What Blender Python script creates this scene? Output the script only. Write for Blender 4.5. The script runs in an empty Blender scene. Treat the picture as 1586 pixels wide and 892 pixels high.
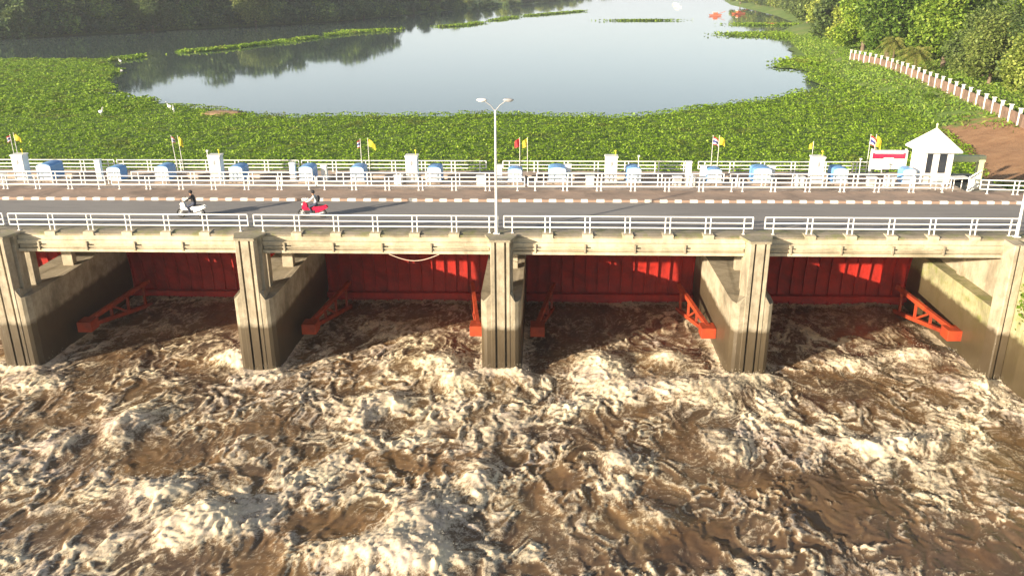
import bpy, math, random
import numpy as np
from mathutils import Vector
R = math.radians
random.seed(7); rng = np.random.default_rng(11)
S = bpy.context.scene
COL = S.collection

# ------------------------------------------------------------------ camera, sky, sun, exposure
cam = bpy.data.cameras.new('camera'); camo = bpy.data.objects.new('camera', cam); COL.objects.link(camo)
cam.sensor_width = 36; cam.lens = 36*1311/1586; cam.clip_start = .5; cam.clip_end = 6000
yaw, pit, rol = R(-2.167), R(20.24), R(-.277)
F = Vector((math.sin(yaw)*math.cos(pit), math.cos(yaw)*math.cos(pit), -math.sin(pit)))
r0 = Vector((math.cos(yaw), -math.sin(yaw), 0)); u0 = r0.cross(F)
rr = r0*math.cos(rol)+u0*math.sin(rol); uu = -r0*math.sin(rol)+u0*math.cos(rol)
from mathutils import Matrix
M = Matrix((rr, uu, -F)).transposed().to_4x4(); M.translation = (27.02, -39.04, 12.06)
camo.matrix_world = M
S.camera = camo

EL = 12.8
SDX, SDY = -.79, -.61                       # the sun stands over this horizontal direction
wd = bpy.data.worlds.new('World'); S.world = wd; wd.use_nodes = True
nt = wd.node_tree; nt.nodes.clear()
sk = nt.nodes.new('ShaderNodeTexSky'); sk.sky_type = 'NISHITA'; sk.sun_disc = False
sk.sun_elevation = R(EL); sk.sun_rotation = math.atan2(SDX, SDY); sk.air_density = 1.0; sk.dust_density = 2.5; sk.ozone_density = 1.2
bg = nt.nodes.new('ShaderNodeBackground'); bg.inputs[1].default_value = .06
wo = nt.nodes.new('ShaderNodeOutputWorld'); 
tc = nt.nodes.new('ShaderNodeTexCoord'); sx_ = nt.nodes.new('ShaderNodeSeparateXYZ'); nt.links.new(tc.outputs['Generated'], sx_.inputs[0])
mr_ = nt.nodes.new('ShaderNodeMapRange'); nt.links.new(sx_.outputs[2], mr_.inputs[0])                     # pale morning haze low in the sky
for i_, v_ in enumerate((0, .40, 1, 0)): mr_.inputs[1+i_].default_value = v_
hz_ = nt.nodes.new('ShaderNodeMix'); hz_.data_type = 'RGBA'; hz_.blend_type = 'ADD'; hz_.inputs[7].default_value = (6.6, 7.3, 8.1, 1)
nt.links.new(mr_.outputs[0], hz_.inputs[0]); nt.links.new(sk.outputs[0], hz_.inputs[6]); nt.links.new(hz_.outputs[2], bg.inputs[0]); nt.links.new(bg.outputs[0], wo.inputs[0])
sl = bpy.data.lights.new('sun', 'SUN'); sl.energy = 5.0; sl.angle = R(.6); sl.color = (1, .86, .66)
so = bpy.data.objects.new('sun', sl); COL.objects.link(so)
sv = Vector((SDX, SDY, math.hypot(SDX, SDY)*math.tan(R(EL))))
so.rotation_euler = sv.to_track_quat('Z', 'Y').to_euler()
S.view_settings.view_transform = 'Standard'; S.view_settings.look = 'None'; S.view_settings.gamma = 1
S.view_settings.use_curve_mapping = False
S.view_settings.exposure = 1.3
S.cycles.max_bounces = 6; S.cycles.volume_bounces = 0; S.cycles.transparent_max_bounces = 6

# ------------------------------------------------------------------ helpers
def tag(o, label=None, cat=None, group=None, kind=None):
    if label: o['label'] = label
    if cat: o['category'] = cat
    if group: o['group'] = group
    if kind: o['kind'] = kind
    return o
def thing(name, label, cat, loc=(0, 0, 0), rz=0, group=None):
    o = bpy.data.objects.new(name, None); COL.objects.link(o); o.empty_display_size = .2
    o.location = loc; o.rotation_euler = (0, 0, rz)
    return tag(o, label, cat, group)
class MB:
    def __init__(s): s.v = []; s.f = []; s.m = []; s.sm = []
    def add(s, vs, fs, m=0, sm=False):
        b = len(s.v); s.v += [tuple(v) for v in vs]
        for f in fs: s.f.append([b+i for i in f]); s.m.append(m); s.sm.append(sm)
        return s
    def box(s, x0, x1, y0, y1, z0, z1, m=0):
        v = [(x, y, z) for z in (z0, z1) for y in (y0, y1) for x in (x0, x1)]
        return s.add(v, [(0, 2, 3, 1), (4, 5, 7, 6), (0, 1, 5, 4), (2, 6, 7, 3), (0, 4, 6, 2), (1, 3, 7, 5)], m)
    def prism(s, pl, z0, z1, m=0, z1f=None):
        n = len(pl); v = [(x, y, z0) for x, y in pl]+[(x, y, z1 if z1f is None else z1f(x, y)) for x, y in pl]
        return s.add(v, [tuple(range(n))[::-1], tuple(range(n, 2*n))]+[(i, (i+1) % n, n+(i+1) % n, n+i) for i in range(n)], m)
    def prism_x(s, pl, x0, x1, m=0):          # pl of (y, z)
        n = len(pl); v = [(x0, y, z) for y, z in pl]+[(x1, y, z) for y, z in pl]
        return s.add(v, [tuple(range(n))[::-1], tuple(range(n, 2*n))]+[(i, (i+1) % n, n+(i+1) % n, n+i) for i in range(n)], m)
    def tube(s, pts, rad, n=8, m=0, sm=True):
        pts = [Vector(p) for p in pts]
        if not isinstance(rad, (list, tuple)): rad = [rad]*len(pts)
        rings = []
        for i, p in enumerate(pts):
            d = (pts[min(i+1, len(pts)-1)]-pts[max(i-1, 0)]).normalized()
            a = d.cross(Vector((0, 0, 1)) if abs(d.z) < .9 else Vector((1, 0, 0))).normalized(); b = d.cross(a)
            rings.append([p+(a*math.cos(t)+b*math.sin(t))*rad[i] for t in [2*math.pi*k/n for k in range(n)]])
        v = [q for r_ in rings for q in r_]; f = []
        for i in range(len(pts)-1):
            for k in range(n):
                f.append((i*n+k, i*n+(k+1) % n, (i+1)*n+(k+1) % n, (i+1)*n+k))
        s.add(v, f, m, sm)
        s.add(rings[0], [tuple(range(n))], m); s.add(rings[-1], [tuple(range(n))[::-1]], m)
        return s
    def bar(s, a, b, w, h, m=0):               # rectangular bar from a to b
        a = Vector(a); b = Vector(b); d = (b-a).normalized()
        x = d.cross(Vector((0, 0, 1)) if abs(d.z) < .95 else Vector((0, 1, 0))).normalized(); y = x.cross(d)
        v = [p+x*i*w/2+y*j*h/2 for p in (a, b) for j in (-1, 1) for i in (-1, 1)]
        return s.add(v, [(0, 2, 3, 1), (4, 5, 7, 6), (0, 1, 5, 4), (2, 6, 7, 3), (0, 4, 6, 2), (1, 3, 7, 5)], m)
    def ell(s, c, r, m=0, nu=12, nv=8, fn=None):
        v = []; f = []
        for j in range(nv+1):
            t = math.pi*j/nv
            for i in range(nu):
                p = 2*math.pi*i/nu; q = Vector((math.sin(t)*math.cos(p), math.sin(t)*math.sin(p), math.cos(t)))
                k = fn(q) if fn else 1
                v.append((c[0]+q.x*r[0]*k, c[1]+q.y*r[1]*k, c[2]+q.z*r[2]*k))
        for j in range(nv):
            for i in range(nu): f.append((j*nu+i, (j+1)*nu+i, (j+1)*nu+(i+1) % nu, j*nu+(i+1) % nu))
        return s.add(v, f, m, True)
    def build(s, name, mats, parent=None, bevel=0, loc=None):
        me = bpy.data.meshes.new(name); me.from_pydata(s.v, [], s.f)
        for m in (mats if isinstance(mats, (list, tuple)) else [mats]): me.materials.append(m)
        me.polygons.foreach_set('material_index', s.m); me.polygons.foreach_set('use_smooth', s.sm); me.update()
        o = bpy.data.objects.new(name, me); COL.objects.link(o)
        if parent: o.parent = parent
        if loc: o.location = loc
        if bevel:
            b = o.modifiers.new('bevel', 'BEVEL'); b.width = bevel; b.segments = 2; b.limit_method = 'ANGLE'
        return o
def copy_tree(o, parent=None, loc=None, rz=None, label=None, scale=None):
    c = o.copy(); COL.objects.link(c); c.parent = parent
    if loc is not None: c.location = loc
    if rz is not None: c.rotation_euler = (0, 0, rz)
    if scale is not None: c.scale = scale
    if label: c['label'] = label
    for ch in list(o.children): copy_tree(ch, c)
    return c
def np_mesh(name, V, Q, mats, attr=None, smooth=True):
    me = bpy.data.meshes.new(name); me.vertices.add(len(V)); me.vertices.foreach_set('co', V.astype(np.float32).ravel())
    k = Q.shape[1]; me.loops.add(Q.size); me.loops.foreach_set('vertex_index', Q.astype(np.int32).ravel())
    me.polygons.add(len(Q)); me.polygons.foreach_set('loop_start', np.arange(0, Q.size, k, dtype=np.int32))
    me.polygons.foreach_set('loop_total', np.full(len(Q), k, dtype=np.int32))
    me.polygons.foreach_set('use_smooth', np.full(len(Q), smooth)); me.update(calc_edges=True)
    for m in (mats if isinstance(mats, (list, tuple)) else [mats]): me.materials.append(m)
    for n_, a in (attr or {}).items():
        at = me.attributes.new(n_, 'FLOAT', 'POINT'); at.data.foreach_set('value', a.astype(np.float32).ravel())
    return me
def link(name, me, parent=None):
    o = bpy.data.objects.new(name, me); COL.objects.link(o)
    if parent: o.parent = parent
    return o
def grid(xs, ys, zf):
    X, Y = np.meshgrid(xs, ys); Z = zf(X, Y); V = np.stack([X, Y, Z], -1).reshape(-1, 3)
    nx, ny = len(xs), len(ys); i = (np.arange(ny-1)[:, None]*nx+np.arange(nx-1)[None, :]).ravel()
    return V, np.stack([i, i+1, i+nx+1, i+nx], 1), X, Y
# gradient noise
PERM = rng.permutation(1024); ANG = rng.random(1024)*2*np.pi; GX, GY = np.cos(ANG), np.sin(ANG)
def pn(x, y, seed=0):
    x = x+seed*17.31; y = y-seed*9.77
    xi = np.floor(x).astype(int); yi = np.floor(y).astype(int); xf = x-xi; yf = y-yi
    u = xf*xf*xf*(xf*(xf*6-15)+10); v = yf*yf*yf*(yf*(yf*6-15)+10)
    def g(a, b):
        h = PERM[(PERM[(xi+a) & 1023]+yi+b) & 1023]
        return GX[h]*(xf-a)+GY[h]*(yf-b)
    return ((g(0, 0)*(1-u)+g(1, 0)*u)*(1-v)+(g(0, 1)*(1-u)+g(1, 1)*u)*v)*1.41
def fbm(x, y, o=4, seed=0, g=.5):
    a = 1; t = 0; s_ = 0
    for k in range(o): t = t+a*pn(x*2**k, y*2**k, seed+k); s_ += a; a *= g
    return t/s_
def sst(a, b, x):
    t = np.clip((x-a)/(b-a), 0, 1); return t*t*(3-2*t)

# ------------------------------------------------------------------ materials
class NT:
    def __init__(s, name, disp=False):
        s.m = bpy.data.materials.new(name); s.m.use_nodes = True; s.t = s.m.node_tree; s.t.nodes.clear()
        s.out = s.n('OutputMaterial'); s.p = s.n('BsdfPrincipled'); s.l(s.p.outputs[0], s.out.inputs[0])
    def n(s, k): return s.t.nodes.new('ShaderNode'+k)
    def l(s, a, b): s.t.links.new(a, b)
    def set(s, i, v): s.p.inputs[i].default_value = v
    def coord(s, sc=(1, 1, 1), kind='Object'):
        c = s.n('TexCoord'); m = s.n('Mapping'); m.inputs['Scale'].default_value = sc; s.l(c.outputs[kind], m.inputs[0]); return m.outputs[0]
    def noise(s, sc, det=5, rough=.55, co=None, dist=0):
        k = s.n('TexNoise'); k.inputs['Scale'].default_value = sc; k.inputs['Detail'].default_value = det
        k.inputs['Roughness'].default_value = rough; k.inputs['Distortion'].default_value = dist
        s.l(co if co else s.coord(), k.inputs['Vector']); return k.outputs['Fac']
    def ramp(s, fac, stops):
        r_ = s.n('ValToRGB'); e = r_.color_ramp.elements
        e[0].position, e[0].color = stops[0][0], (*stops[0][1], 1); e[1].position, e[1].color = stops[-1][0], (*stops[-1][1], 1)
        for p, c in stops[1:-1]: x = e.new(p); x.color = (*c, 1)
        s.l(fac, r_.inputs[0]); return r_.outputs[0]
    def mix(s, fac, a, b, mode='MIX'):
        m = s.n('Mix'); m.data_type = 'RGBA'; m.blend_type = mode
        for i, v in ((0, fac), (6, a), (7, b)):
            if hasattr(v, 'links'): s.l(v, m.inputs[i])
            else: m.inputs[i].default_value = v if i == 0 else (*v, 1)
        return m.outputs[2]
    def math(s, op, a, b=0, clamp=False):
        m = s.n('Math'); m.operation = op; m.use_clamp = clamp
        for i, v in ((0, a), (1, b)):
            if hasattr(v, 'links'): s.l(v, m.inputs[i])
            else: m.inputs[i].default_value = v
        return m.outputs[0]
    def mr(s, v, a, b, c=0, d=1):
        m = s.n('MapRange'); s.l(v, m.inputs[0])
        for i, k in enumerate((a, b, c, d)): m.inputs[1+i].default_value = k
        return m.outputs[0]
    def bump(s, h, st=.3, dist=.05):
        b = s.n('Bump'); b.inputs['Strength'].default_value = st; b.inputs['Distance'].default_value = dist
        s.l(h, b.inputs['Height']); s.l(b.outputs[0], s.p.inputs['Normal'])
    def col(s, c): s.l(c, s.p.inputs['Base Color'])
def paint(name, c, rough=.45, dirt=.25, dc=(.25, .2, .14), sc=3, bump=.08):
    t = NT(name); f = t.noise(sc, 6, .65); d = t.mr(f, .5, .78, 0, dirt)
    t.col(t.mix(d, c, dc)); t.set('Roughness', rough); t.bump(t.noise(sc*8, 3), bump, .01); return t.m
def concrete(name, a, b, wet=False, streak=.5, rough=.85, moss=0):
    t = NT(name); n1 = t.noise(.7, 8, .65, dist=.3); c = t.ramp(n1, [(.3, b), (.52, a), (.75, tuple(min(1, x*1.12) for x in a))])
    st = t.noise(1.0, 8, .75, t.coord((2.1, 2.1, .30)), .7); c = t.mix(t.mr(st, .5, .75, 0, streak), c, tuple(x*.42 for x in b))
    bl = t.noise(.35, 7, .7, dist=.6); c = t.mix(t.mr(bl, .48, .66, 0, .65), c, tuple(x*.45 for x in b))
    sp = t.noise(9, 4, .7); c = t.mix(t.mr(sp, .55, .75, 0, .45), c, tuple(x*.5 for x in b))
    if moss:
        mo = t.noise(1.3, 6, .7); c = t.mix(t.mr(mo, .5, .62, 0, moss), c, (.17, .2, .035))
    if wet:
        g = t.n('NewGeometry'); sx = t.n('SeparateXYZ'); t.l(g.outputs['Position'], sx.inputs[0])
        z = t.math('ADD', sx.outputs[2], t.math('MULTIPLY', t.noise(1.6, 6, .65), .7))
        w = t.mr(z, -4.0, -4.3, 0, 1)
        c = t.mix(t.math('MULTIPLY', w, .9), c, (.062, .042, .02))
        w2 = t.mr(z, -4.4, -5.9, 0, 1); c = t.mix(t.math('MULTIPLY', w2, .6), c, (.045, .032, .018))
        t.l(t.mr(w, 0, 1, .85, .4), t.p.inputs['Roughness'])
    else: t.set('Roughness', rough)
    t.col(c); t.bump(t.noise(14, 6, .7), .35, .03); return t.m
CON = concrete('pier_concrete', (.44, .38, .28), (.25, .21, .14), wet=True, streak=.5)
CON2 = concrete('beam_concrete', (.60, .52, .38), (.40, .34, .22), streak=.5)
LEDGE = concrete('ledge_concrete', (.30, .26, .2), (.19, .17, .1), streak=.3, moss=.5)
WALLC = concrete('wing_concrete', (.40, .36, .21), (.25, .24, .12), wet=True, streak=.8, moss=.7)
WALK = concrete('walkway_concrete', (.52, .42, .34), (.33, .24, .18), streak=.2)
SIDEW = concrete('pavement_tiles', (.36, .26, .2), (.27, .21, .17), streak=.15)
WHITEC = paint('white_wall_paint', (.78, .78, .74), .6, .35, (.5, .42, .3), 1.5)
WHITE = paint('white_rail_paint', (.8, .79, .76), .4, .3, (.42, .33, .22), 4)
YELLOWP = paint('cream_paint', (.6, .62, .36), .6, .4)
RED = concrete('red_gate_paint', (.42, .020, .010), (.25, .013, .008), streak=.7, rough=.6)
ORANGE = concrete('orange_arm_paint', (.44, .055, .012), (.26, .03, .01), streak=.5, rough=.6)
BLUE = paint('blue_cover_paint', (.16, .36, .68), .4, .2, (.3, .35, .4), 2)  # cover hood: the light blue deepened, its shaded look put into the colour
LITBLUE = paint('sunlit_cover_blue', (.66, .76, .84), .4, .2, (.4, .42, .42), 2)  # cover front: same light blue, whitened to carry the sunlight in its colour
DARK = paint('dark_metal', (.03, .03, .035), .5, .1)
GREYM = paint('grey_metal', (.35, .35, .36), .35, .2)
GLASS = paint('window_glass', (.03, .035, .045), .08, .1)
SIGNR = paint('sign_red', (.62, .015, .06), .4, .08)
SIGNP = paint('sign_pink', (.8, .45, .5), .4, .08)
FY = paint('yellow_cloth', (.85, .68, .05), .8, .1); FR = paint('red_cloth', (.6, .04, .05), .8, .1)
FW = paint('white_cloth', (.8, .8, .8), .8, .1); FB = paint('navy_cloth', (.05, .06, .25), .8, .1)
ROOFW = paint('white_roof_tiles', (.82, .83, .82), .5, .15, (.5, .5, .48), 2)
SKIN = paint('skin', (.35, .2, .13), .6, 0); BLACKC = paint('black_cloth', (.02, .02, .025), .8, 0)
WSHIRT = paint('white_shirt', (.7, .68, .64), .8, .05); JEANS = paint('dark_trousers', (.05, .06, .1), .8, 0)
RUBBER = paint('tyre_rubber', (.02, .02, .02), .8, 0); CHROME = paint('chrome', (.6, .6, .6), .2, 0)
BIKER = paint('red_bike_plastic', (.62, .015, .06), .25, 0); BIKEW = paint('white_bike_plastic', (.75, .75, .75), .25, 0)
BARK = concrete('bark', (.2, .15, .1), (.1, .07, .05), streak=.5)

def road_mat():
    t = NT('asphalt'); n1 = t.noise(.25, 6, .6, t.coord((.3, 1, 1))); c = t.ramp(n1, [(.3, (.22, .207, .197)), (.7, (.29, .273, .26))])
    c = t.mix(t.mr(t.noise(1.2, 6, .7, t.coord((.35, 2.2, 1))), .5, .72, 0, .4), c, (.12, .11, .11))
    c = t.mix(t.mr(t.noise(60, 2, .5), .4, .7, 0, .3), c, (.2, .19, .18))
    t.col(c); t.set('Roughness', .85); t.bump(t.noise(80, 3), .3, .01); return t.m
ROAD = road_mat()
def ground_mat():
    t = NT('ground_soil_grass'); a = t.n('Attribute'); a.attribute_name = 'dirt'
    g = t.ramp(t.noise(.12, 8, .65), [(.3, (.08, .15, .015)), (.5, (.14, .23, .03)), (.7, (.25, .27, .08))])
    g = t.mix(t.mr(t.noise(3, 5, .7), .4, .7, 0, .5), g, (.05, .09, .012))
    d = t.ramp(t.noise(.6, 7, .65), [(.3, (.24, .12, .055)), (.6, (.36, .2, .1)), (.8, (.42, .28, .16))])
    f = t.mr(t.math('ADD', a.outputs['Fac'], t.math('MULTIPLY', t.math('SUBTRACT', t.noise(.8, 6, .7), .5), 1.1)), .42, .58)
    t.col(t.mix(f, g, d)); t.set('Roughness', 1); t.bump(t.noise(4, 6, .7), .6, .15); return t.m
def leaf_mat(name, stops, sc=.25, trans=.25, var=.5, patch=None, ov=False):
    t = NT(name); g = t.n('NewGeometry'); c = t.ramp(g.outputs['Random Per Island'], stops)
    n1 = t.noise(sc, 4, .6, t.coord(kind='Object')); c2 = t.mix(t.mr(n1, .35, .65, 0, var), c, tuple(x*.55 for x in stops[0][1]), 'MIX')
    if patch: c2 = t.mix(t.mr(t.noise(patch[1], 5, .6), patch[2], patch[2]+.1, 0, patch[3]), c2, patch[0])
    if ov:                                    # each plant has its own leaf colour
        oi = t.n('ObjectInfo'); tint = t.ramp(oi.outputs['Random'], [(0, (.45, .55, .6)), (.35, (.8, .85, .8)), (.6, (1.15, 1.1, .9)), (.85, (1.5, 1.45, .95)), (1, (2.0, 1.8, 1.1))]); c2 = t.mix(1.0, c2, tint, 'MULTIPLY')
    t.col(c2); t.set('Roughness', .55); t.set('Specular IOR Level', .35)
    tr = t.n('BsdfTranslucent'); t.l(c2, tr.inputs[0]); mx = t.n('MixShader'); mx.inputs[0].default_value = trans
    t.l(t.p.outputs[0], mx.inputs[1]); t.l(tr.outputs[0], mx.inputs[2]); t.l(mx.outputs[0], t.out.inputs[0]); return t.m
def still_mat():
    t = NT('still_water'); t.set('Base Color', (.07, .10, .09, 1)); t.set('Roughness', .04); t.set('IOR', 1.333)
    t.bump(t.noise(1.2, 3, .5, t.coord((1, .35, 1))), .035, .05); return t.m
def river_mat():
    t = NT('churning_water'); a = t.n('Attribute'); a.attribute_name = 'foam'; A = a.outputs['Fac']
    c1 = t.coord((1, .62, 1))
    n1 = t.noise(3.2, 10, .78, c1, .9); n2 = t.noise(24, 8, .82, dist=.3); n3 = t.noise(.55, 6, .6, c1, .8)
    def fil(sc, det, dist, w, rough=.62):                       # thin foam threads
        n = t.noise(sc, det, rough, c1, dist); d = t.math('ABSOLUTE', t.math('SUBTRACT', n, .5)); return t.mr(d, 0, w, 1, 0)
    f1 = fil(1.1, 10, 1.3, .04, .74); f2 = fil(3.3, 8, 1.0, .05, .74)
    base = t.math('ADD', A, t.math('MULTIPLY', t.math('SUBTRACT', n1, .5), .9))
    soft = t.mr(t.math('ADD', base, t.math('MULTIPLY', t.math('SUBTRACT', n3, .5), .8)), -.1, .8)          # air in the water
    thr = t.mr(A, 0, .45, .16, .36)
    f = t.math('ADD', base, t.math('MULTIPLY', t.math('ADD', f1, t.math('MULTIPLY', f2, .8)), thr))
    f = t.math('ADD', f, t.math('MULTIPLY', t.math('SUBTRACT', n2, .5), 1.3)); f = t.mr(f, .40, .98)
    wc = t.ramp(t.noise(.2, 7, .62, dist=.8), [(.25, (.055, .039, .03)), (.42, (.09, .056, .036)), (.58, (.15, .085, .04)), (.78, (.26, .14, .05))])
    ac = t.ramp(t.noise(.33, 5, .6), [(.3, (.27, .21, .165)), (.5, (.34, .25, .15)), (.7, (.42, .31, .15))])
    fc = t.ramp(t.noise(.5, 6, .65), [(.3, (.54, .45, .39)), (.5, (.74, .62, .45)), (.72, (.88, .77, .53))])
    c = t.mix(t.math('MULTIPLY', soft, .5), wc, ac); t.col(t.mix(f, c, fc))
    t.l(t.mr(f, 0, .6, .16, .7), t.p.inputs['Roughness']); t.set('IOR', 1.333)
    h = t.math('ADD', t.math('MULTIPLY', t.noise(7, 9, .78, c1, 1.0), .8), t.math('MULTIPLY', f, .25)); t.bump(h, .26, .05); return t.m
GROUND = ground_mat(); STILL = still_mat(); RIVER = river_mat()
HYA = leaf_mat('hyacinth_leaves', [(0, (.14, .23, .014)), (.5, (.23, .39, .025)), (.85, (.34, .52, .04)), (1, (.48, .6, .1))], .12, .4, .25, ((.17, .13, .05), .3, .56, .55))
GRASSM = leaf_mat('grass_blades', [(0, (.10, .19, .02)), (.5, (.19, .32, .03)), (1, (.33, .42, .08))], .1, .25, .35)
TREEA = leaf_mat('olive_foliage', [(0, (.09, .13, .03)), (.5, (.19, .26, .06)), (1, (.33, .38, .13))], .5, .3, .3, ov=True)
TREEB = leaf_mat('green_foliage', [(0, (.08, .15, .015)), (.5, (.18, .30, .03)), (1, (.32, .42, .08))], .5, .3, .3, ov=True)
TREEC = leaf_mat('dark_foliage', [(0, (.07, .12, .045)), (.5, (.13, .21, .08)), (1, (.26, .36, .12))], .5, .25, .4, ov=True)
PALM = leaf_mat('palm_fronds', [(0, (.10, .14, .02)), (.6, (.22, .24, .05)), (1, (.38, .33, .1))], .5, .2, .3)

# ------------------------------------------------------------------ terrain
LAKE = np.array([(-170, 17), (-170, 110), (-128, 165), (-108, 182), (-76, 226), (-45, 262), (-30, 320), (-12, 372), (20, 450), (60, 640), (110, 900), (170, 1500), (330, 1500), (220, 900),
                 (150, 600), (122, 420), (114, 300), (106, 240), (90, 200), (84, 165), (76, 125), (69, 90), (68, 70), (66, 50), (63.5, 36), (60, 26), (56, 20), (52, 17)], float)
def sdist(X, Y, P):
    d = np.full(X.shape, 1e9); ins = np.zeros(X.shape, bool); n = len(P)
    for i in range(n):
        a, b = P[i], P[(i+1) % n]; e = b-a; t = np.clip(((X-a[0])*e[0]+(Y-a[1])*e[1])/(e@e), 0, 1)
        d = np.minimum(d, np.hypot(X-a[0]-t*e[0], Y-a[1]-t*e[1]))
        c = ((a[1] > Y) != (b[1] > Y)) & (X < (b[0]-a[0])*(Y-a[1])/(b[1]-a[1]+1e-12)+a[0]); ins ^= c
    return np.where(ins, -d, d)
def land(X, Y):
    d = sdist(X, Y, LAKE)
    far = sst(0, 60, d)*1.2+np.clip((d-60)/200, 0, 1)*4
    z = -2.5+np.clip(d*.22, -2.5, 1.5)+far*.4+.12*fbm(X*.15, Y*.15, 3)*(d > 0)
    dn = (Y < 17) & (X < 60+np.clip(-Y, 0, 40)*.5) & (X > -58)             # river below the barrage
    z = np.where(dn, -9.5, z)
    z = np.where((Y < 12.5) & (Y > 0) & (~dn), -.06, z)
    return z
xs = np.unique(np.concatenate([np.linspace(-1500, -180, 24), np.arange(-180, 44, 3), np.arange(44, 92, .8), np.arange(92, 180, 3), np.linspace(180, 1500, 24)]))
ys = np.unique(np.concatenate([np.linspace(-300, -60, 8), np.arange(-60, 16, 4), np.arange(16, 150, 1.2), np.arange(150, 460, 5), np.linspace(460, 4000, 36)]))
V, Q, X, Y = grid(xs, ys, land)
Y_ = V[:, 1]; X_ = V[:, 0]
dirt = np.exp(-(((X_-66)/4.5)**2+((Y_-37)/10)**2))*1.1+np.exp(-(((X_-61.5)/3)**2+((Y_-25)/5)**2))*.9+.35*np.exp(-((X_-72-.06*(Y_-60))/3)**2)*(Y_ < 110)
tag(link('ground', np_mesh('ground', V, Q, GROUND, {'dirt': dirt})), kind='structure')
V, Q, _, _ = grid(np.linspace(-1500, 1500, 40), np.concatenate([[11.4], np.linspace(60, 3900, 40)]), lambda X, Y: X*0-2.5)
tag(link('lake_water', np_mesh('lake_water', V, Q, STILL)), kind='structure')

# ------------------------------------------------------------------ churning river below the gates
MOUNDS = [(10.8, 1.5, 1.1, 1.0, 1.1), (21.4, 1.2, 1.5, 1.1, .9), (22.8, -.8, 1.2, .9, .7), (30.2, 1.2, 1.3, 1.4, .95), (33.6, 2.2, 1.1, 1.0, .9), (34.6, -1.4, 2.2, 1.3, 1.0), (30.6, -1.2, 1.5, 1.2, .6),
          (43.3, 1.6, 1.3, 1.0, .7), (46.8, 2.6, 1.5, .9, .8), (48.3, -.4, 1.5, 1.0, .5), (8.3, -5.6, .9, 1.4, .7), (5.9, -7.5, .8, .8, .6), (12.0, -10.8, 1.4, 1.0, .6), (14.4, -12.8, 1.8, 1.0, .8),
          (22.6, -12.6, 1.3, 1.6, .9), (21.6, -14.6, 2.6, .9, .8), (24.4, -9.5, .5, 1.2, .5), (30.3, -8.2, .7, 1.2, .5), (31.5, -12.2, .9, .8, .5), (18.5, -4.2, 1.0, .9, .5), (19.6, -2.9, 1.3, .8, .6),
          (34.8, -7.0, .9, 1.1, .5), (42, -6.3, 2.6, .6, .5), (36.0, -12.6, .9, .7, .5), (1.5, -1.2, 1.6, 1, .5), (13.2, -.6, 1.6, .7, .35), (26, -.6, 1.5, .7, .4), (38, -.7, 1.4, .6, .35), (28.2, -3.4, 1.4, .6, .3)]
CALM = [(37.5, -12.8, 3.2, 2.6, .75), (1.5, -10, 3, 2, .7), (28, -8.8, 2.0, 1.6, .5), (33, -13.2, 2, 1.8, .45), (22, -9, 1.6, 1.4, .4), (38, -9.6, 2.6, 1.2, .6), (43, -13.5, 2.5, 1.8, .5), (9.5, -3, 2, 1.4, .35), (29, -15, 2, 1.2, .4), (19.5, -12.8, 1.6, 1.4, .4)]
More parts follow.
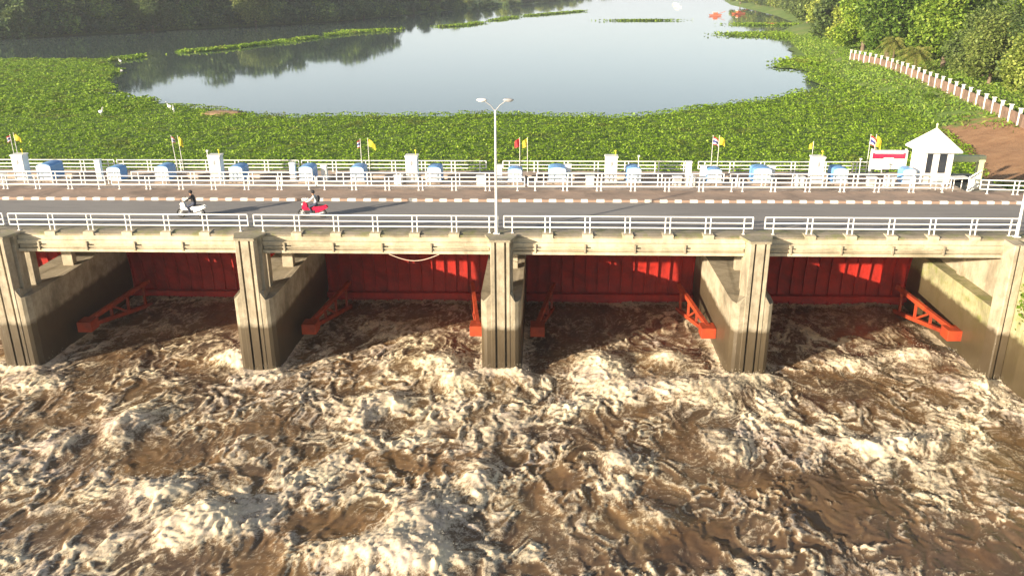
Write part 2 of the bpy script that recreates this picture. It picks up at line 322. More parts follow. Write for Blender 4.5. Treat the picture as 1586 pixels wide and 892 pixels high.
def churn(X, Y):
    wx = 1.3*fbm(X*.24, Y*.15, 3, 3)+.35*fbm(X*1.1, Y*.7, 2, 9); wy = 1.7*fbm(X*.24+5, Y*.15, 3, 5)+.5*fbm(X*1.1, Y*.7+4, 2, 19)
    A, B = X+wx*1.5, (Y+wy*1.5)
    act = .25+.75*sst(7.5, 1.5, Y+.55*np.mod(X-1.2, 12.5)*0)            # calmer sheet right below the gates
    h = .22*fbm(A*.22, B*.15, 2, 21)
    r1 = 1-np.abs(fbm(A*.52, B*.38, 4, 31))*3.2; r2 = 1-np.abs(fbm(A*1.35, B*.95, 4, 41))*3.0; r3 = 1-np.abs(fbm(A*3.2, B*2.3, 3, 51))*3.0
    r4 = 1-np.abs(fbm(X*6.5+wx*3, Y*5+wy*3, 2, 61))*3
    foam0 = .5*sst(.35, .98, r1)+.5*sst(.45, 1, r2)
    h = h+act*(.05*r1+.017*r2+.007*r3+.003*r4)+.035*np.clip(foam0-.3, 0, 1)*r4
    low = fbm(X*.13+3, Y*.16, 3, 71)
    foam = .55*sst(.35, .98, r1)*sst(-.35, .35, low)+.55*sst(.45, 1, r2)*sst(-.3, .25, fbm(X*.35, Y*.4, 2, 77))+.26*sst(.35, 1, r3)-.02
    foam = foam*(.45+.55*act)+.05+.10*sst(-.1, .5, low)
    for mx, my, sx, sy, amp in MOUNDS:
        dx = (X-mx+.5*wx)/sx; dy = (Y-my+.5*wy)/sy; g = np.exp(-(dx*dx+dy*dy)*.9)
        h = h+g*amp*.52; foam = foam+g*.8*min(1, amp+.3)*(.75+.6*fbm(X*.9, Y*.9, 3, 101))
    bill = np.abs(fbm(X*2.0+wx, Y*2.0+wy, 3, 81))*1.5+np.abs(fbm(X*5.5+wx, Y*5.5, 2, 91))*.45
    h = h+np.clip(foam-.35, 0, 1)*bill*.22
    foam = foam+.10*(bill-.4)
    for mx, my, sx, sy, k_ in CALM:
        foam = foam-.62*k_*np.exp(-(((X-mx+.6*wx)/sx)**2+((Y-my+.6*wy)/sy)**2))
    for px in (-12.55, -.05, 12.45, 24.97, 37.45):                                 # white water round the pier noses
        q = np.hypot(np.maximum(np.abs(X-px)-.9, 0), np.where(Y < .1, .1-Y, np.maximum(Y-6, 0)*.3+.25))
        foam = foam+.85*np.exp(-(q/.55)**2)*(.7+.8*fbm(X*1.5, Y*1.5, 2, 111)); h = h+.16*np.exp(-(q/.4)**2)
    foam = foam+.35*np.exp(-np.clip(10.4-Y, 0, 9)/.45)
    q = np.abs(X-49.3); foam = foam+.6*np.exp(-(q/.5)**2)*(Y < 7)
    return -7.05+h-.08, np.clip(foam, 0, 1.25)
xs = np.unique(np.concatenate([np.linspace(-58, -6, 60), np.arange(-6, 56, .075), np.linspace(56, 85, 30)]))
ys = np.unique(np.concatenate([np.linspace(-90, -20, 60), np.arange(-20, 4, .07), np.arange(4, 11.3, .12)]))
FO = {}
def zf(X, Y):
    z, f = churn(X, Y); FO['f'] = f; FO['z'] = z; FO['X'] = X; FO['Y'] = Y; return z
V, Q, X, Y = grid(xs, ys, zf)
tag(link('river_water', np_mesh('river_water', V, Q, RIVER, {'foam': FO['f']})), kind='structure')
# spray thrown up where the water breaks
f = FO['f'].ravel(); P = V[(f > .85) & (V[:, 0] > -5) & (V[:, 0] < 55)]
P = P[rng.integers(0, len(P), 14000)]
up = rng.exponential(.13, len(P)); P = P+np.stack([rng.normal(0, .18, len(P)), rng.normal(0, .18, len(P)), up+.02], 1)
OC = np.array([(1, 0, 0), (-1, 0, 0), (0, 1, 0), (0, -1, 0), (0, 0, 1), (0, 0, -1)], float)
OT = np.array([(0, 2, 4), (2, 1, 4), (1, 3, 4), (3, 0, 4), (2, 0, 5), (1, 2, 5), (3, 1, 5), (0, 3, 5)])
sz = rng.uniform(.006, .024, len(P))*np.exp(-up*1.2)
SV = (P[:, None, :]+OC[None]*sz[:, None, None]*rng.uniform(.6, 1.3, (len(P), 6, 1))).reshape(-1, 3); SF = (np.arange(len(P))[:, None, None]*6+OT[None]).reshape(-1, 3)
SPR = paint('spray_foam', (.76, .69, .56), .7, 0)
tag(link('river_spray', np_mesh('river_spray', SV, SF, SPR)), 'cream spray thrown up above the breaking brown water', 'spray', kind='stuff')

# ------------------------------------------------------------------ plants: leaf clouds
def leaves(C_, size, up=.5, asp=.55, flat=None):
    n = len(C_); N = rng.normal(size=(n, 3)); N[:, 2] = np.abs(N[:, 2])+up*2; N /= np.linalg.norm(N, axis=1)[:, None]
    T = rng.normal(size=(n, 3)); T -= N*(T*N).sum(1)[:, None]; T /= np.linalg.norm(T, axis=1)[:, None]; B = np.cross(N, T)
    s_ = (size if np.ndim(size) else np.full(n, size))[:, None]*rng.uniform(.6, 1.3, (n, 1))
    a = C_-T*s_*.5; b = C_+B*s_*asp*.5-N*s_*.05; c = C_+T*s_*.5-N*s_*.12; d = C_-B*s_*asp*.5-N*s_*.05
    V = np.stack([a, b, c, d], 1).reshape(-1, 3); return V, np.arange(4*n).reshape(-1, 4)
OPEN = np.array([(-43.5, 103), (-38, 88), (-30, 74), (-24, 69), (-15, 62), (-6.5, 56.5), (2, 54.5), (12.6, 55.6), (24, 56.5), (35.4, 55), (40, 57), (44, 61), (49, 64.5), (55, 69), (60, 76), (64.5, 77),
                 (65.5, 92), (69, 100), (64, 108), (72, 118), (76, 140), (82, 165), (88, 176), (76, 184), (70, 198), (78, 205), (98, 225), (84, 240), (108, 260), (115, 300), (130, 420), (150, 600), (60, 640), (14, 340), (-2, 246), (-14, 230), (-26, 212), (-31, 190), (-38, 168), (-46, 148), (-55, 136), (-56, 122)], float)
def hyacinth_ok(X, Y):
    w = 1.6*fbm(X*.25, Y*.25, 3, 3)
    return (sdist(X, Y, LAKE) < 1.0) & (sdist(X+w, Y+w, OPEN) > 0) & (Y > 16.8+.8*pn(X*.6, Y*0)) & (X > -140)
def scatter(n, x0, x1, y0, y1):
    return rng.uniform(x0, x1, n), rng.uniform(y0, y1, n)
pts = []; szs = []
for n, box, sz_ in ((230000, (-36, 72, 16.5, 62), .20), (120000, (-90, -20, 55, 122), .32), (45000, (36, 78, 60, 125), .28)):
    x, y = scatter(n, *box); k = hyacinth_ok(x, y); x, y = x[k], y[k]
    cl = fbm(x*.9, y*.9, 3, 13); keep = rng.random(len(x)) < np.clip(.75+cl*1.2, .25, 1); x, y, cl = x[keep], y[keep], cl[keep]
    z = -2.5+.12+.35*np.clip(.5+cl, 0, 1.2)+rng.uniform(0, .10, len(x)); pts.append(np.stack([x, y, z], 1)); szs.append(np.full(len(x), sz_)*(.8+.4*rng.random(len(x))))
# narrow strips of drifting plants further up the lake
CH = [(-53, 120), (-52, 134), (-43, 145), (-36, 163), (-30, 187), (-24, 205), (-10, 223), (2, 236), (16.7, 292), (43, 344)]
for (a, b), (c, d) in zip(CH[:-1], CH[1:]):
    L = math.hypot(c-a, d-b); n = int(L*60); t = rng.random(n); w = .45+1.5*np.clip(fbm(t*L*.15+a, t*0+b, 2)+.35, 0, 1)
    x = a+(c-a)*t+rng.normal(0, 1, n)*w; y = b+(d-b)*t+rng.normal(0, 1, n)*w; g = fbm(x*.07, y*.07, 3, 23) > -.22+.1*rng.random(n)
    x, y = x[g], y[g]; pts.append(np.stack([x, y, -2.5+rng.uniform(.05, .55, len(x))], 1)); szs.append(np.full(len(x), .6))
for cx, cy, ax, ay, n in ((60, 263, 11, 1.5, 1200), (84, 189, 9, 7, 5000), (88, 178, 5, 4, 2500), (-24, 206, 5, 4, 1800), (73, 114, 4, 5, 2600), (95, 236, 9, 5, 2500)):
    x = cx+rng.normal(0, .5, n)*ax; y = cy+rng.normal(0, .5, n)*ay; pts.append(np.stack([x, y, -2.5+rng.uniform(.05, .5, n)], 1)); szs.append(np.full(n, .6))
V, Q = leaves(np.concatenate(pts), np.concatenate(szs), .4, .75)
tag(link('water_hyacinth', np_mesh('water_hyacinth', V, Q, HYA, smooth=False)), 'dense green mat of water hyacinth floating on the lake', 'water plants', kind='stuff')
# matted stems between the leaves
V, Q, X, Y = grid(np.arange(-150, 92, 1.1), np.arange(16, 150, 1.1), lambda X, Y: -2.5+.09+.14*fbm(X*.6, Y*.6, 3, 13)+.02)
ok = hyacinth_ok(V[:, 0], V[:, 1]) & ((V[:, 0] > -20) | (V[:, 1] < 115+3*pn(V[:, 0]*.1, V[:, 0]*0))); Q = Q[ok[Q].all(1)]
MAT = concrete('matted_stems', (.16, .25, .03), (.10, .16, .02), streak=.1)
tag(link('hyacinth_stems', np_mesh('hyacinth_stems', V, Q, MAT)), 'dark matted stems and roots under the floating hyacinth leaves', 'water plants', kind='stuff')
# bank grass
x, y = scatter(90000, 52, 100, 17, 175); d = sdist(x, y, LAKE); dm = np.exp(-(((x-66)/4.5)**2+((y-37)/10)**2))+np.exp(-(((x-61.5)/3)**2+((y-25)/5)**2))
k = (d > -.5) & (d < 22) & (rng.random(len(x)) > dm*1.5) & (fbm(x*.3, y*.3, 3, 8) > -.25); x, y = x[k], y[k]
z = land(x, y); V, Q = leaves(np.stack([x, y, z+rng.uniform(.0, .3, len(x))], 1), .5, .15, .35)
tag(link('grass', np_mesh('grass', V, Q, GRASSM, smooth=False)), 'rough bright green grass on the right bank below the boundary wall', 'grass', kind='stuff')

# ------------------------------------------------------------------ trees
def crown_mesh(name, n, lobes, rad, ht, size, mat, seed, low=.12):
    g = np.random.default_rng(seed); c = []
    for _ in range(lobes):
        a = g.uniform(0, 6.283); t = g.uniform(.0, 1)**.7; rr_ = rad*.72*math.sin(math.acos(1-1.5*t) if t < .9 else 1.4)*g.uniform(.35, 1)
        c.append((rr_*math.cos(a), rr_*math.sin(a), ht*(low+.06+(.84-low)*(1-t)*g.uniform(.75, 1.1)+.04), rad*g.uniform(.26, .46)))
    c = np.array(c); i = g.integers(0, lobes, n); D = g.normal(size=(n, 3)); D /= np.linalg.norm(D, axis=1)[:, None]
    q = c[i, 3]*(g.uniform(.55, 1.08, n)); P = c[i, :3]+D*q[:, None]*np.array([1, 1, .8]); P[:, 2] = np.where(P[:, 2] < ht*.03, ht*.03+rng.random(n)*ht*.1, P[:, 2])
    V, Q = leaves(P, size, .25, .7); return np_mesh(name, V, Q, mat, smooth=False)
def trunk_mesh(ht, rad, seed):
    g = random.Random(seed); m = MB(); h = ht*.55; m.tube([(0, 0, -.4), (g.uniform(-.1, .1), g.uniform(-.1, .1), h*.5), (g.uniform(-.3, .3), g.uniform(-.3, .3), h), (0, 0, ht*.85)], [ht*.032, ht*.024, ht*.018, .03], 7)
    for k in range(5):
        a = g.uniform(0, 6.28); z0 = h*g.uniform(.45, .95); e = rad*g.uniform(.45, .75)
        m.tube([(0, 0, z0), (e*.5*math.cos(a), e*.5*math.sin(a), z0+ht*.14), (e*math.cos(a), e*math.sin(a), z0+ht*.27)], [ht*.014, ht*.009, .02], 5)
    return m
KINDS = {}
def tree_kind(kind, n, lobes, rad, ht, size, mat, variants):
    KINDS[kind] = []
    for v in range(variants):
        cm = crown_mesh('crown', n, lobes, rad, ht, size, mat, hash((len(kind), v)) % 1000+v); to = trunk_mesh(ht, rad, v+len(kind)).build('trunk', BARK)
        KINDS[kind].append((cm, to.data)); bpy.data.objects.remove(to)
tree_kind('olive', 15000, 34, 4.4, 8.2, .36, TREEA, 3)
tree_kind('green', 17000, 34, 4.6, 10.0, .42, TREEB, 3)
tree_kind('darkfar', 4200, 26, 6.6, 11.5, .85, TREEC, 4)
tree_kind('greenfar', 4200, 24, 6.0, 10.5, .85, TREEA, 3)
tree_kind('bush', 4500, 16, 2.6, 3.2, .32, TREEB, 2)
tree_kind('shorebush', 1500, 14, 5.0, 4.4, .7, TREEC, 3)
def tree(kind, x, y, s_, label, group=None, cat='tree', name='broadleaf_tree', sz=None):
    cm, tm = random.choice(KINDS[kind]); z = float(land(np.array([[x]]), np.array([[y]]))[0, 0])
    t = thing(name, label, cat, (x, y, z-.1), random.uniform(0, 6.28), group); t.scale = (s_, s_, sz or s_)
    link('crown', cm, t); link('trunk', tm, t); return t
NEAR = [('olive', 79.5, 54, 1.0, 'rounded grey green tree directly behind the boundary wall at the right edge'), ('olive', 83.5, 61, 1.15, 'grey green tree behind the wall with a pale trunk showing beneath'),
        ('olive', 82, 70, 1.0, 'olive tree leaning over the middle of the post topped wall'), ('olive', 85, 78, 1.15, 'broad olive tree right of the palm behind the wall'),
        ('green', 86, 92, 1.25, 'tall bright green tree rising directly behind the palm'), ('green', 83, 106, 1.35, 'bright green tree left of the palm at the far end of the wall'),
        ('green', 92, 100, 1.45, 'tallest sunlit green tree at the top of the frame right of the palm'), ('green', 95, 84, 1.4, 'large green tree behind the olive trees, top cut by the frame'),
        ('green', 97, 66, 1.4, 'dark shaded tree at the upper right corner behind the grey green ones'), ('olive', 91, 54, 1.5, 'big olive tree at the right edge of the frame above the white roof'),
        ('green', 103, 76, 1.6, 'dense tree at the far upper right corner'), ('green', 84, 120, 1.2, 'green tree behind the wall end, left of the tallest one'), ('green', 92, 116, 1.5, 'green tree filling the gap above the wall end')]
for k, x, y, s_, lb in NEAR: tree(k, x, y, s_, lb, 'trees behind the right bank wall')
def row(P_, n, spread, kind, lo, hi, label, group):
    P_ = [Vector(p) for p in P_]; L = [(b-a).length for a, b in zip(P_[:-1], P_[1:])]; T = sum(L)
    for i in range(n):
        d = (i+random.uniform(-.3, .3)+.5)/n*T; d = max(0, min(T-.01, d)); k = 0
        while d > L[k]: d -= L[k]; k += 1
        p = P_[k].lerp(P_[k+1], d/L[k]); tree(kind, p.x+random.uniform(-1, 1)*spread, p.y+random.uniform(-1, 1)*spread, random.uniform(lo, hi), label, group)
row([(-134, 166), (-110, 183), (-78, 228), (-47, 264), (-33, 320)], 80, 1.2, 'shorebush', .8, 1.35, 'low dark bush hanging over the water along the far left bank', 'bushes along the far left shoreline')
row([(-33, 320), (-13, 372), (19, 450), (58, 640)], 34, 1.2, 'shorebush', .45, .8, 'low hazy bush on the far middle shoreline', 'bushes along the far middle shoreline')
row([(-44, 272), (-30, 326), (-12, 380)], 12, 2, 'darkfar', .45, .8, 'smaller hazy tree where the dark left bank drops towards the middle', 'smaller trees at the end of the left bank')
row([(-137, 170), (-114, 188), (-82, 232), (-50, 268), (-36, 324)], 34, 2, 'darkfar', .8, 1.15, 'dark bushy tree in the shaded front row on the far left bank', 'front row of trees on the left bank')
row([(-146, 186), (-118, 208), (-88, 246), (-60, 284), (-46, 330)], 38, 4, 'darkfar', 1.25, 1.7, 'tall dark tree standing behind the front row on the far left bank', 'back row of trees on the left bank')
row([(-36, 326), (-18, 378), (14, 456), (54, 640)], 34, 3, 'greenfar', .4, .62, 'hazy green tree on the low bank at the top middle of the lake', 'trees on the far middle bank')
row([(-50, 350), (-34, 400), (0, 480), (40, 660)], 26, 6, 'greenfar', .65, .85, 'hazy taller tree behind the low bank at the top middle', 'trees behind the far middle bank')
row([(128, 420), (121, 300), (113, 245), (101, 200), (93, 165), (88, 138)], 30, 3, 'greenfar', .6, .95, 'grey green tree on the right bank near the orange pontoons', 'trees on the far right bank')
row([(150, 420), (140, 300), (130, 240), (118, 190), (104, 150)], 20, 5, 'darkfar', 1.1, 1.5, 'tall hazy tree inland of the orange pontoons', 'tall trees on the far right bank')
row([(270, 950), (240, 1300), (170, 1560), (100, 1300), (80, 900)], 22, 20, 'darkfar', 1.0, 1.3, 'distant hazy tree where the river bends away', 'trees at the end of the river')
for x, y, s_, lb in ((-98, 170, 1.05, 'rounded green tree on the lawn at the upper left corner'), (-108, 168, .9, 'dark green tree at the left edge of the frame on the far lawn')):
    tree('greenfar', x-(2 if x > -100 else 0), y+(26 if x > -100 else 14.5), s_*.9, lb)
for x, y, s_, lb in ((-63.5, 236, 1.0, 'pale yellow green tree rising from the dark left bank, right of the other pale one'), (-86, 212, 1.0, 'pale yellow green tree at the top of the dark left bank')):
    tree('olive', x, y, s_*1.7, lb)
def palm(x, y, h, s_, label):
    z = float(land(np.array([[x]]), np.array([[y]]))[0, 0]); t = thing('palm_tree', label, 'palm', (x, y, z), random.random(), None); m = MB()
    m.tube([(0, 0, -.3), (.15, 0, h*.5), (.1, .1, h)], [.24, .18, .14], 8); m.build('trunk', BARK, t)
    for k in range(26):
        a = k*2.4; el = R(75-100*(k/26)); L = s_*random.uniform(.85, 1.1); c = []
        for j in range(9):
            u = j/8; c.append(Vector((.1+math.cos(a)*L*u*math.cos(el*(1-u*.3)), .1+math.sin(a)*L*u*math.cos(el*(1-u*.3)), h+L*(math.sin(el)*u-.75*u*u))))
        fm = MB(); side = Vector((-math.sin(a), math.cos(a), 0))
        for j in range(1, 9):
            for q in range(3):
                p = c[j-1].lerp(c[j], q/3)
                for sg in (-1, 1):
                    w = L*.24*math.sin(math.pi*min(1, (j+q/3)/9.3))+.05; e = p+side*sg*w+Vector((0, 0, -w*.55))+(c[j]-c[j-1])*.5
                    dd = (c[j]-c[j-1]).normalized()*.05; fm.add([p-dd, p+dd, e], [(0, 1, 2)])
        fm.tube(c, [.035]*5+[.025]*4, 4); fm.build('frond', PALM, t)
palm(78.6, 84, 2.6, 3.4, 'feathery palm with drooping yellow green fronds behind the boundary wall')
palm(80.5, 97, 3.2, 2.8, 'smaller palm with pale fronds beyond the first one behind the wall')
for x, y, s_, lb in ((71.5, 62, .28, 'low leafy bush in the grass just below the wall'), (77, 72, .45, 'small bush growing against the back of the wall'), (64, 24.5, .5, 'low green bush on the bare bank beside the white hut roof')):
    tree('bush', x, y, s_, lb, 'bushes on the right bank', 'bush', 'bush')

# ------------------------------------------------------------------ boundary wall on the right bank
FP = [Vector(p) for p in ((77.9, 108), (77.6, 104), (77.2, 90), (75.7, 76), (74.1, 63), (72.4, 51), (70.4, 39), (69.2, 31))]
w = thing('boundary_wall', 'long low boundary wall with white posts on the grassy right bank', 'wall')
def fh(x, y): return float(land(np.array([[x]]), np.array([[y]]))[0, 0])
PANEL = concrete('brown_wall_panel', (.25, .16, .12), (.15, .1, .07)); PP = []
acc = 0; i = 0; p = FP[0].copy(); PP.append(p.copy())
for a, b in zip(FP[:-1], FP[1:]):
    L = (b-a).length; d = 2.5-acc
    while d < L: PP.append(a.lerp(b, d/L)); d += 2.5
    acc = L-(d-2.5)
for a, b in zip(PP[:-1], PP[1:]):
    dd = (b-a).normalized(); n_ = Vector((-dd.y, dd.x))*.07; z = min(fh(*a), fh(*b))
    mb = MB(); a2 = a+dd*.17; b2 = b-dd*.17
    mb.add([(a2.x-n_.x, a2.y-n_.y, z-.3), (b2.x-n_.x, b2.y-n_.y, z-.3), (b2.x+n_.x, b2.y+n_.y, z-.3), (a2.x+n_.x, a2.y+n_.y, z-.3)]+[(q.x+s_*n_.x, q.y+s_*n_.y, z+1.15) for q, s_ in ((a2, -1), (b2, -1), (b2, 1), (a2, 1))], [(3, 2, 1, 0), (4, 5, 6, 7), (0, 1, 5, 4), (1, 2, 6, 5), (2, 3, 7, 6), (3, 0, 4, 7)])
    mb.build('wall_panel', PANEL, w)
for q in PP:
    z = fh(*q); MB().box(q.x-.11, q.x+.11, q.y-.11, q.y+.11, z-.4, z+1.55).box(q.x-.17, q.x+.17, q.y-.17, q.y+.17, z+1.55, z+1.62).build('post', WHITEC, w)
# pale roof among the trees at the right edge
t = thing('garden_shed', 'small pale roofed shed half hidden by the trees at the right edge', 'shed', (80.8, 46.5, fh(80.8, 46.5)))
MB().box(-1.6, 1.6, -1.5, 1.5, -.2, 1.7).build('wall', WHITEC, t); MB().prism_x([(-2, 1.7), (2, 1.7), (0, 2.7)], -2, 2).build('roof', ROOFW, t)

# ------------------------------------------------------------------ piers
PX = [-12.55, -.05, 12.45, 24.97, 37.45]; HW = 1.05
pr_ = thing('pier', 'x', 'pier', (PX[1], 0, 0), 0, 'concrete piers between the sluice gates')
m = MB(); m.prism([(-.48, 1.3), (-.48, .03), (-.45, 0), (-.28, 0), (-.28, .22), (-.18, .22), (-.18, 0), (.2, 0), (.2, .22), (.3, .22), (.3, 0), (.45, 0), (.48, .03), (.48, .5), (.38, .5), (.38, .68), (.58, .68), (.58, 1.3)], -8.5, -.02)
m.build('nose_column', CON, pr_)
m = MB(); m.prism([(-HW, 16), (-HW, 1.2), (-1.0, .45), (-.86, .12), (-.7, .03), (-.482, .03), (-.482, 1.302), (.582, 1.302), (.582, .3), (.482, .3), (.482, .03), (.72, .03), (.88, .12), (1.0, .45), (HW, 1.2), (HW, 16)], -8.5, -3.2, 0,
                  lambda x, y: -2.7 if abs(x) < .6 and y < 1 else (-3.1 if y < 1.25 else -3.12))
m.build('pier_body', CON, pr_)
MB().box(-.25, .4, 2.0, 2.5, -3.3, -.9).build('support_column', CON, pr_, .02); MB().box(.1, .7, 5.2, 5.6, -3.5, -.9).build('support_column', CON, pr_, .02)
MB().box(-.3, .5, 8.6, 9.2, -3.5, -.9).build('support_column', CON, pr_, .02)
MB().prism([(-.8, 1.02), (-.5, -.02), (.5, -.02), (.8, 1.02)], -.018, .10).build('cap_slab', LEDGE, pr_)
PL = {0: 'concrete pier outside the left edge of the frame', 2: 'second concrete pier from the left, between the two bays with reddest gates in shade', 3: 'middle concrete pier below the street lamp', 4: 'concrete pier next to the right bank, its left side fully sunlit'}
pr_['label'] = 'leftmost concrete pier, cut by the left edge of the frame'
for i in (2, 3, 4): copy_tree(pr_, None, (PX[i], 0, 0), None, PL[i])
copy_tree(pr_, None, (PX[0], 0, 0), None, PL[0])
# right abutment and wing wall
AX = 49.35
t = thing('abutment', 'tall sunlit concrete abutment closing the rightmost bay', 'abutment', (AX, 0, 0))
MB().box(0, 6, 1.0, 17, -8.5, -3.5).build('lower_wall', WALLC, t); MB().box(.75, 6, 1.0, 17, -3.5, -.32).build('upper_wall', CON, t)
MB().prism([(0, .998), (0, .05), (.05, 0), (.2, 0), (.2, .18), (.3, .18), (.3, 0), (.6, 0), (.6, .998)], -8.5, -.02).build('slot_column', CON, t)
MB().box(.6, 6, .4, .998, -8.5, -.34).build('front_wall', WALLC, t); MB().box(.6, .98, 5.6, 6.1, -3.5, -.9).build('pilaster', CON, t)
WP = [(49.97, .38), (50.02, -1), (50.5, -3.5), (51.7, -6.5), (54, -10), (57, -14), (61.5, -18.5), (68, -24)]; m = MB()
out = [(x+1.2*.95, y+.6) for x, y in WP]; m.prism(WP+out[::-1], -9.4, -.6)
wo_ = m.build('wing_wall', WALLC); tag(wo_, 'mossy curved wing wall running out of frame at the right', 'wall')
MB_ = MB().prism([(x+1.2, y+.6) for x, y in WP]+[(140, -24), (140, .35), (52.1, .35)], -9.3, -.8).build('bank_fill', GROUND); tag(MB_, kind='structure')
x, y = scatter(900, 50.3, 50.6, -1.6, -.2); V, Q = leaves(np.stack([x-.35+rng.normal(0, .08, 900), y, -2.6+rng.normal(0, .5, 900)], 1), .2, .2, .7)
o = link('creeper', np_mesh('creeper', V, Q, GRASSM, smooth=False), None); tag(o, 'bright green creeper clinging to the mossy wing wall', 'creeper')

# ------------------------------------------------------------------ road bridge
BL, BR = -42, 52
br = thing('road_bridge', 'pale concrete road bridge deck spanning all the sluice bays', 'bridge')
MB().box(BL, BR, 1.05, 10.0, -.3, -.03).build('deck_slab', CON2, br)
MB().prism_x([(1.0, -.06), (1.0, .02), (1.35, .085), (2.2, .085), (2.2, -.03), (1.05, -.03)], BL, 140).build('edge_ledge', LEDGE, br)
spans = [(-42, PX[0]-.5), (PX[0]+.6, PX[1]-.5), (PX[1]+.6, PX[2]-.5), (PX[2]+.6, PX[3]-.5), (PX[3]+.6, PX[4]-.5), (PX[4]+.6, AX+.3)]
for a, b in spans:
    MB().prism_x([(1.0, -.09), (1.0, -.3), (.9, -.32), (.9, -.50), (1.02, -.52), (1.02, -.74), (.86, -.76), (.86, -.9), (1.4, -.9), (1.4, -.302), (1.049, -.302), (1.049, -.09)], a, b).build('edge_beam', CON2, br)
    n = int((b-a)/2.4); mb = MB()
    for z, y, r_ in ((-.60, .9, .035), (-.68, .92, .022)):
        mb.tube([(a+.1, y, z), ((a+b)/2, y, z-.02), (b-.1, y, z)], r_, 6)
    mb.build('conduit', CON2, br)
    for k in range(n):
        x = a+1.1+k*2.45
        MB().box(x-.04, x+.04, .82, 1.0, -.82, -.36).build('bracket', CON, br)
    for yy_ in (4.0, 7.0, 9.4): MB().box(a, b, yy_-.25, yy_+.25, -.85, -.302).build('girder', CON2, br)
for c_ in [(PX[i]+PX[i+1])/2 for i in range(4)]+[44.0]:
    for k in range(5):                  # small concrete pads carrying each pair of rail posts
        x = c_-6.1+.2+11.8/6*(k+1); MB().box(x-.26, x+.26, .96, 1.5, -.08, .11).build('post_pad', CON2, br)
# loose cable hanging under the second beam
pts_ = [(19.4+ (21.9-19.4)*u, .8, -.9-.34*math.sin(math.pi*u)) for u in [i/14 for i in range(15)]]
o = MB().tube(pts_, .022, 5).build('hanging_cable', paint('pale_cable', (.6, .45, .35), .6, 0)); tag(o, 'pale cable sagging from the beam over the second bay', 'cable')
# road, kerb, pavement
def strip(name, x0, x1, y0, y1, z, mat, n=60):
    V, Q, _, _ = grid(np.linspace(x0, x1, n), np.linspace(y0, y1, 4), lambda X, Y: X*0+z); o = link(name, np_mesh(name, V, Q, mat)); return tag(o, kind='structure')
strip('road', BL, 150, 2.2, 7.62, .03, ROAD)
MB().box(BL, 150, 2.2, 7.6, -.028, .02).build('road_base', ROAD); bpy.data.objects['road_base']['kind'] = 'structure'
m = MB(); x = BL; i = 0
KB = paint('kerb_bare', (.3, .21, .16), .8, .3); KW = paint('kerb_white', (.8, .77, .7), .6, .35, (.4, .3, .2), 6)
while x < 120:
    L = .50 if i % 2 else .34
    L = (.44 if i % 2 == 0 else .42)*random.uniform(.88, 1.14)
    m.box(x, x+L, 7.62, 7.83, -.02, .17, i % 2); x += L; i += 1
tag(m.build('kerb', [KB, KW]), kind='structure')
MB().box(BL, BR, 7.83, 9.98, -.029, .165).build('pavement', SIDEW); bpy.data.objects['pavement']['kind'] = 'structure'
MB().box(BR+.002, 150, 7.83, 9.98, -.4, .163).build('pavement', SIDEW); bpy.data.objects['pavement.001']['kind'] = 'structure'
# hoist walkway behind the road
hw = thing('hoist_walkway', 'concrete hoist walkway behind the road railing carrying the blue covers', 'walkway')
MB().box(BL, BR, 10.45, 13.2, -.4, 0).build('front_slab', WALK, hw)
MB().box(BL, BR, 14.7, 16.1, -.4, -.03).build('rear_slab', WALK, hw)
for px in PX+[51.2]:
    MB().box(px-.9, px+.9, 13.2, 14.7, -.5, -.02).build('cross_slab', WALK, hw); MB().box(px-.9, px+.9, 9.99, 10.45, -.5, -.01).build('cross_slab', WALK, hw)
    MB().box(px-.5, px+.5, 10.6, 16, -3.6, -.41).build('support_wall', CON, hw)
m = MB()
for k in range(40):
    x = BL+2+k*2.3+random.uniform(-.5, .5); m.box(x, x+random.uniform(.3, .9), 13.21, 14.69, -1.1-random.random()*.4, -.7)
m.build('gear_shafts', DARK, hw)
MB().box(BL, BR, 15.4, 16, -3.4, -.41).build('rear_curtain', CON, hw)

